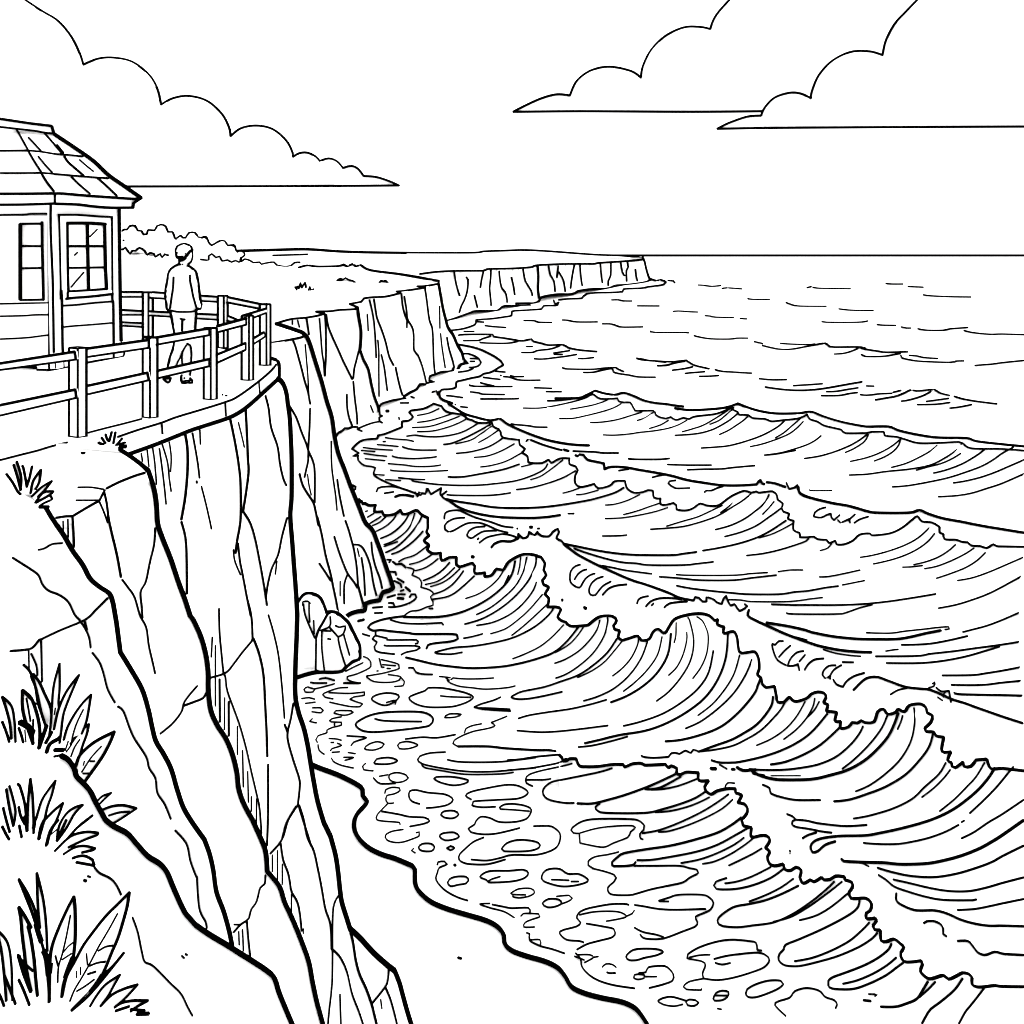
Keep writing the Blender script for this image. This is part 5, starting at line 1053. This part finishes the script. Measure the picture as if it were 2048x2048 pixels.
j.draw('''*5 @B 765 616 720 640 685 665 662 710 650 780 636 850 632 930 640 1000 645 1050 665 1070; *5 850 632 880 650 925 690 940 740 950 800 960 880 970 960 980 1010 970 1052 945 1055
*4 710 745 705 850 690 950 675 1050; *4 870 725 870 780 885 850 900 930 920 1000 935 1050''', law, 1.05, 3)
j.draw('*4.2 @B 650 1062 700 1070 740 1080 880 1080 940 1065', const(PD - 0.15), 1.05, 3)
j.build('jacket', parent=man)
t = Ob('cloth')
tro = path('@B 678 1070 690 1140 702 1200 720 1300 718 1380 700 1450 670 1540 655 1620! 680 1690 740 1600 790 1480 800 1590 790 1690! 872 1690 882 1560 886 1480 900 1330 920 1250 927 1150 930 1062 800 1070')
law = t.puff(tro, PD, 0.11, 9, 6)
t.draw('''*5 @B 680 1080 690 1140 702 1200 720 1300 718 1380 700 1450 670 1540 655 1620; *5 930 1062 926 1150 920 1250; *4.4 840 1385 872 1405 884 1480 880 1570 872 1690; 835 1400 800 1460 790 1510 795 1600; *3.2 795 1485 760 1550 738 1595; *4.4 775 1145 795 1153 820 1155; *4.4 795 1155 793 1265; *4 788 1690 785 1740''', law, 1.05, 3)
t.build('trousers', parent=man)
for pts, extra in (('@B 610 1728 640 1755 655 1762 672 1755 686 1720 650 1712', '*4 615 1725 680 1725'), ('@B 783 1700 785 1745 802 1778 842 1786 890 1764 893 1745 868 1720', '*3.2 802 1752 830 1745 880 1742; 805 1768 870 1760; 812 1718 820 1722')):
    s = Ob('cloth'); q = path(pts)
    law = s.puff(q, PD - 0.06, 0.06, 8, 5)
    s.draw([dict(w=4.6, pts=q, corner=set(), closed=False)], law, 1.05, 3)
    s.draw('@B ' + extra, law, 1.05, 3)
    s.build('shoe', parent=man)

# ================================================================== plants
def plant(name, text, d, label, cat, group=None, w=5, extra=''):
    o = Ob('leaf'); k = 0
    st = parse(text, w)
    for s in st:
        dd = d - 0.012 * k; k += 1
        law = const(dd)
        if s['corner']:
            q = []
            for r_ in runs(s): q += r_
            bu = (s['pts'][0][0] + s['pts'][-1][0]) / 2; bv = (s['pts'][0][1] + s['pts'][-1][1]) / 2
            L = max(math.hypot(x - bu, y - bv) for x, y in q) or 1
            bend = 0.10 * (1 if k % 2 else -0.4)
            law = (lambda dd, bu, bv, L, bend: lambda u, v: dd + bend * d / 5 * (math.hypot(u - bu, v - bv) / L) ** 2)(dd, bu, bv, L, bend)
            o.slab(q, law, (0, 0.006, 0), 0)
        o.draw([s], law, 1.05, 3)
    if extra: o.draw(extra, const(d - 0.012 * k - 0.03), 1.05, 3)
    return o.build(name, label=label, cat=cat, group=group)
plant('grass_tuft', '''@D 60 520 120 600 170 690 200 720; 130 430 165 540 200 680! 205 560 185 470 160 400; 215 440 225 460 245 560 260 650; 260 640 285 560 310 445; 295 710 320 590 395 480! 380 600 340 670; 305 740 400 650 500 590! 430 680 365 745; 340 800 420 700 515 690! 480 725 345 800; 385 830 430 800 505 765 490 735; *7 380 840 470 840''',
      6.2, 'spiky grass tuft at the left edge where the second thick rock ridge begins', 'grass tuft', 'grass tufts on the cliff top')
plant('grass_tuft', '''*6 @C 950 1570 1000 1595; 980 1520 1020 1580; *5 1020 1490 1035 1540 1055 1560; 1055 1560 1080 1465; 1115 1470 1095 1580; 1180 1530 1120 1600; 1210 1570 1120 1595; 1175 1600 1215 1620''',
      8.2, 'small grass tuft at the near end of the terrace curb', 'grass tuft', 'grass tufts on the cliff top')
for txt, lab in (('@E 590 55 602 74 606 50 620 66! 632 20 642 62! 655 40 668 20 676 60; 697 80 705 55! 715 78 734 72', 'left tuft of the three in the far field, nearest to the railing corner'),
                 ('@E 920 4 945 -12 965 -2! 985 -16 1015 0 1045 8 1064 20; 930 4 960 4', 'middle tuft of the three in the far field'),
                 ('@E 1252 20 1265 4 1285 12! 1300 4 1318 22', 'right tuft of the three in the far field, close to the third cliff corner')):
    s = parse(txt); u_, v_ = max((p for q in s for p in q['pts']), key=lambda p: p[1])
    plant('grass_tuft', txt, plat(u_, v_) * 0.98, lab, 'grass tuft', 'tufts in the far field', 4.2)
plant('leafy_plant', '''*5 @K
110 1150 95 1000 60 860 20 740! 110 830 140 980 150 1180; 20 980 60 1080 90 1180; 500 1000 490 850 430 710 380 600 320 520! 300 540 340 640 370 760 400 900 440 1020; 440 1020 400 900 365 790 340 640 290 500 225 430; *6 380 1240 385 1080 370 960 330 820 290 740 215 675! 215 700 225 900 320 1200
*4.4 470 1150 490 1000 500 870 510 700 530 580 575 420! 577 640 565 800 570 840; 520 1060 560 880 620 730 690 620 765 530! 700 680 640 830 610 930 590 1090 575 1190; 615 1160 650 1040 720 910 800 800 880 720! 860 850 835 980 790 1100; *5 680 1200 770 1080 860 1005! 840 1100 800 1210 770 1310 730 1430; *6.4 730 1420 770 1310 870 1210 980 1140 1105 1080! 1060 1190 990 1320 900 1450 820 1560''',
      4.75, 'broad bladed clump growing over the ledge edge, topmost of the ledge plants', 'plant', 'plants on the ledge',
      5, '''*3.4 @K 805 865 740 1000 700 1130 690 1200 640 1275; 980 1220 880 1330 790 1470; 870 1365 915 1365; 800 1483 880 1483; 255 755 275 860 295 980; 225 690 290 760 350 815; 320 960 320 1200; *11 190 985 270 1030 320 1090; *5 180 1040 205 1110 225 1185; *2.4 240 1060 250 1180; *8 450 1020 430 1080 375 1240; *7 440 1190 480 1120 500 1080; *8 450 1280 480 1200 560 1150 580 1130; *8 525 1255 620 1255; *4 520 1320 610 1300; 685 1320 720 1230 770 1155; *3 630 1260 660 1170; *2.6 805 1405 815 1365; *2.6 525 915 535 850''')
plant('leafy_plant', '''*4 @K 945 1745 990 1700 1075 1670! 1020 1720 965 1775; *5 985 1835 1080 1800 1190 1790 1320 1820! 1200 1900 1120 1950 1040 1990''',
      4.3, 'pair of leaves poking sideways off the rim of the ledge', 'plant', 'plants on the ledge', 5, '*4 @K 1050 1890 1150 1860 1250 1852')
plant('leafy_plant', '''*5 @L 30 -120 60 0 95 120; 60 -300 90 -120 130 60! 150 -80 120 -230 90 -330; 20 60 60 140 90 190; 170 -350 190 -330 240 -150 262 110; 262 110 270 -160 293 -400! 315 -230 325 0 325 130; 345 0 400 -180 460 -280 535 -380! 500 -240 460 -130 430 0 375 190; 440 -10 530 -100 610 -165! 560 -30 490 120 445 250; 550 200 570 60 640 -60 720 -120 800 -145! 720 -60 640 80 550 205; 530 300 640 190 760 60 860 -20 895 -45! 840 0 740 80 680 150; 530 300 640 190 720 140 840 115 950 125! 940 145 820 190 660 265; 615 330 720 265 820 250 920 275! 900 290 790 315; 700 370 760 350 830 350 900 390; 735 408 800 420 910 440; 180 -130 200 -40 240 40; 185 50 210 170''',
      4.0, 'spreading tuft of arching blades in the middle of the ledge', 'plant', 'plants on the ledge', 5,
      '''*6 @L 240 -40 262 110; *7 335 0 325 80; *7 440 -20 400 60 375 185; *7 560 0 490 100 450 240; *6 640 0 590 110 550 200; *2.6 480 150 570 75; *5 895 390 912 440''')
plant('leafy_plant', '''*5 @L
60 1750 40 1500 10 1250 -40 1050! 70 1180 110 1400 120 1740; 40 1500 90 1620 150 1780; -30 1640 10 1720 40 1800; 475 1760 465 1550 440 1330 400 1180 360 1050 300 870 240 720 180 570! 250 680 310 800 345 900 370 1040; 385 1050 370 900 360 700 355 510! 380 600 420 780 445 1000 458 1270; *6 362 1700 345 1530 330 1350 300 1150 270 1010 305 1050 240 930 180 840! 200 950 215 1120 235 1280 255 1450 300 1660; *4.4 170 1300 230 1380 320 1460
*6.4 475 1760 480 1400 500 1230 560 1060 640 880 712 740! 725 850 728 1100 715 1280 690 1400 620 1560 597 1710; *6.4 597 1710 640 1520 720 1370 800 1220 900 1080 1020 930 1140 810 1250 700! 1230 830 1190 980 1140 1140 1080 1280 1010 1450 930 1600 830 1700 690 1840
*6 690 1840 830 1720 950 1590 1080 1430 1195 1285! 1100 1400 1010 1490 920 1610; *5.4 870 1800 930 1700 1020 1590 1160 1495! 1100 1600 1045 1700 970 1800; 970 1800 1080 1690 1200 1630 1330 1590! 1250 1680 1180 1750 1105 1810; 1105 1810 1180 1765 1290 1745 1430 1745! 1330 1800 1260 1850; 1260 1830 1400 1840; *7 1320 1875 1440 1870; 1115 1845 1250 1800; *7 180 1310 230 1480 300 1660; *5 180 1540 230 1650 285 1790''',
      3.2, 'biggest plant of long pointed ribbed leaves in the bottom left corner', 'plant', 'plants on the ledge', 5,
      '''*3.4 @L 680 920 640 1130 600 1300 565 1420 557 1570; *3.4 535 1310 560 1410; *3 610 1280 660 1220 705 1185; *3 600 1350 690 1290; *3 505 1385 495 1480; *4 1135 905 1050 1060 950 1230 860 1400 780 1540 720 1640 675 1750; 950 1265 1020 1225 1090 1213; 865 1410 940 1380 1020 1368; *3 835 1290 845 1400; *4 845 1490 925 1465; *3.4 740 1655 830 1600 910 1540; *2.6 740 1460 740 1525; *2.6 778 1420 778 1495; *10 420 1260 450 1340 468 1500; *9 345 1000 370 1090 400 1180; *9 700 1330 660 1430 630 1520; *8 980 1500 930 1580 870 1660; *4 345 900 340 905''')
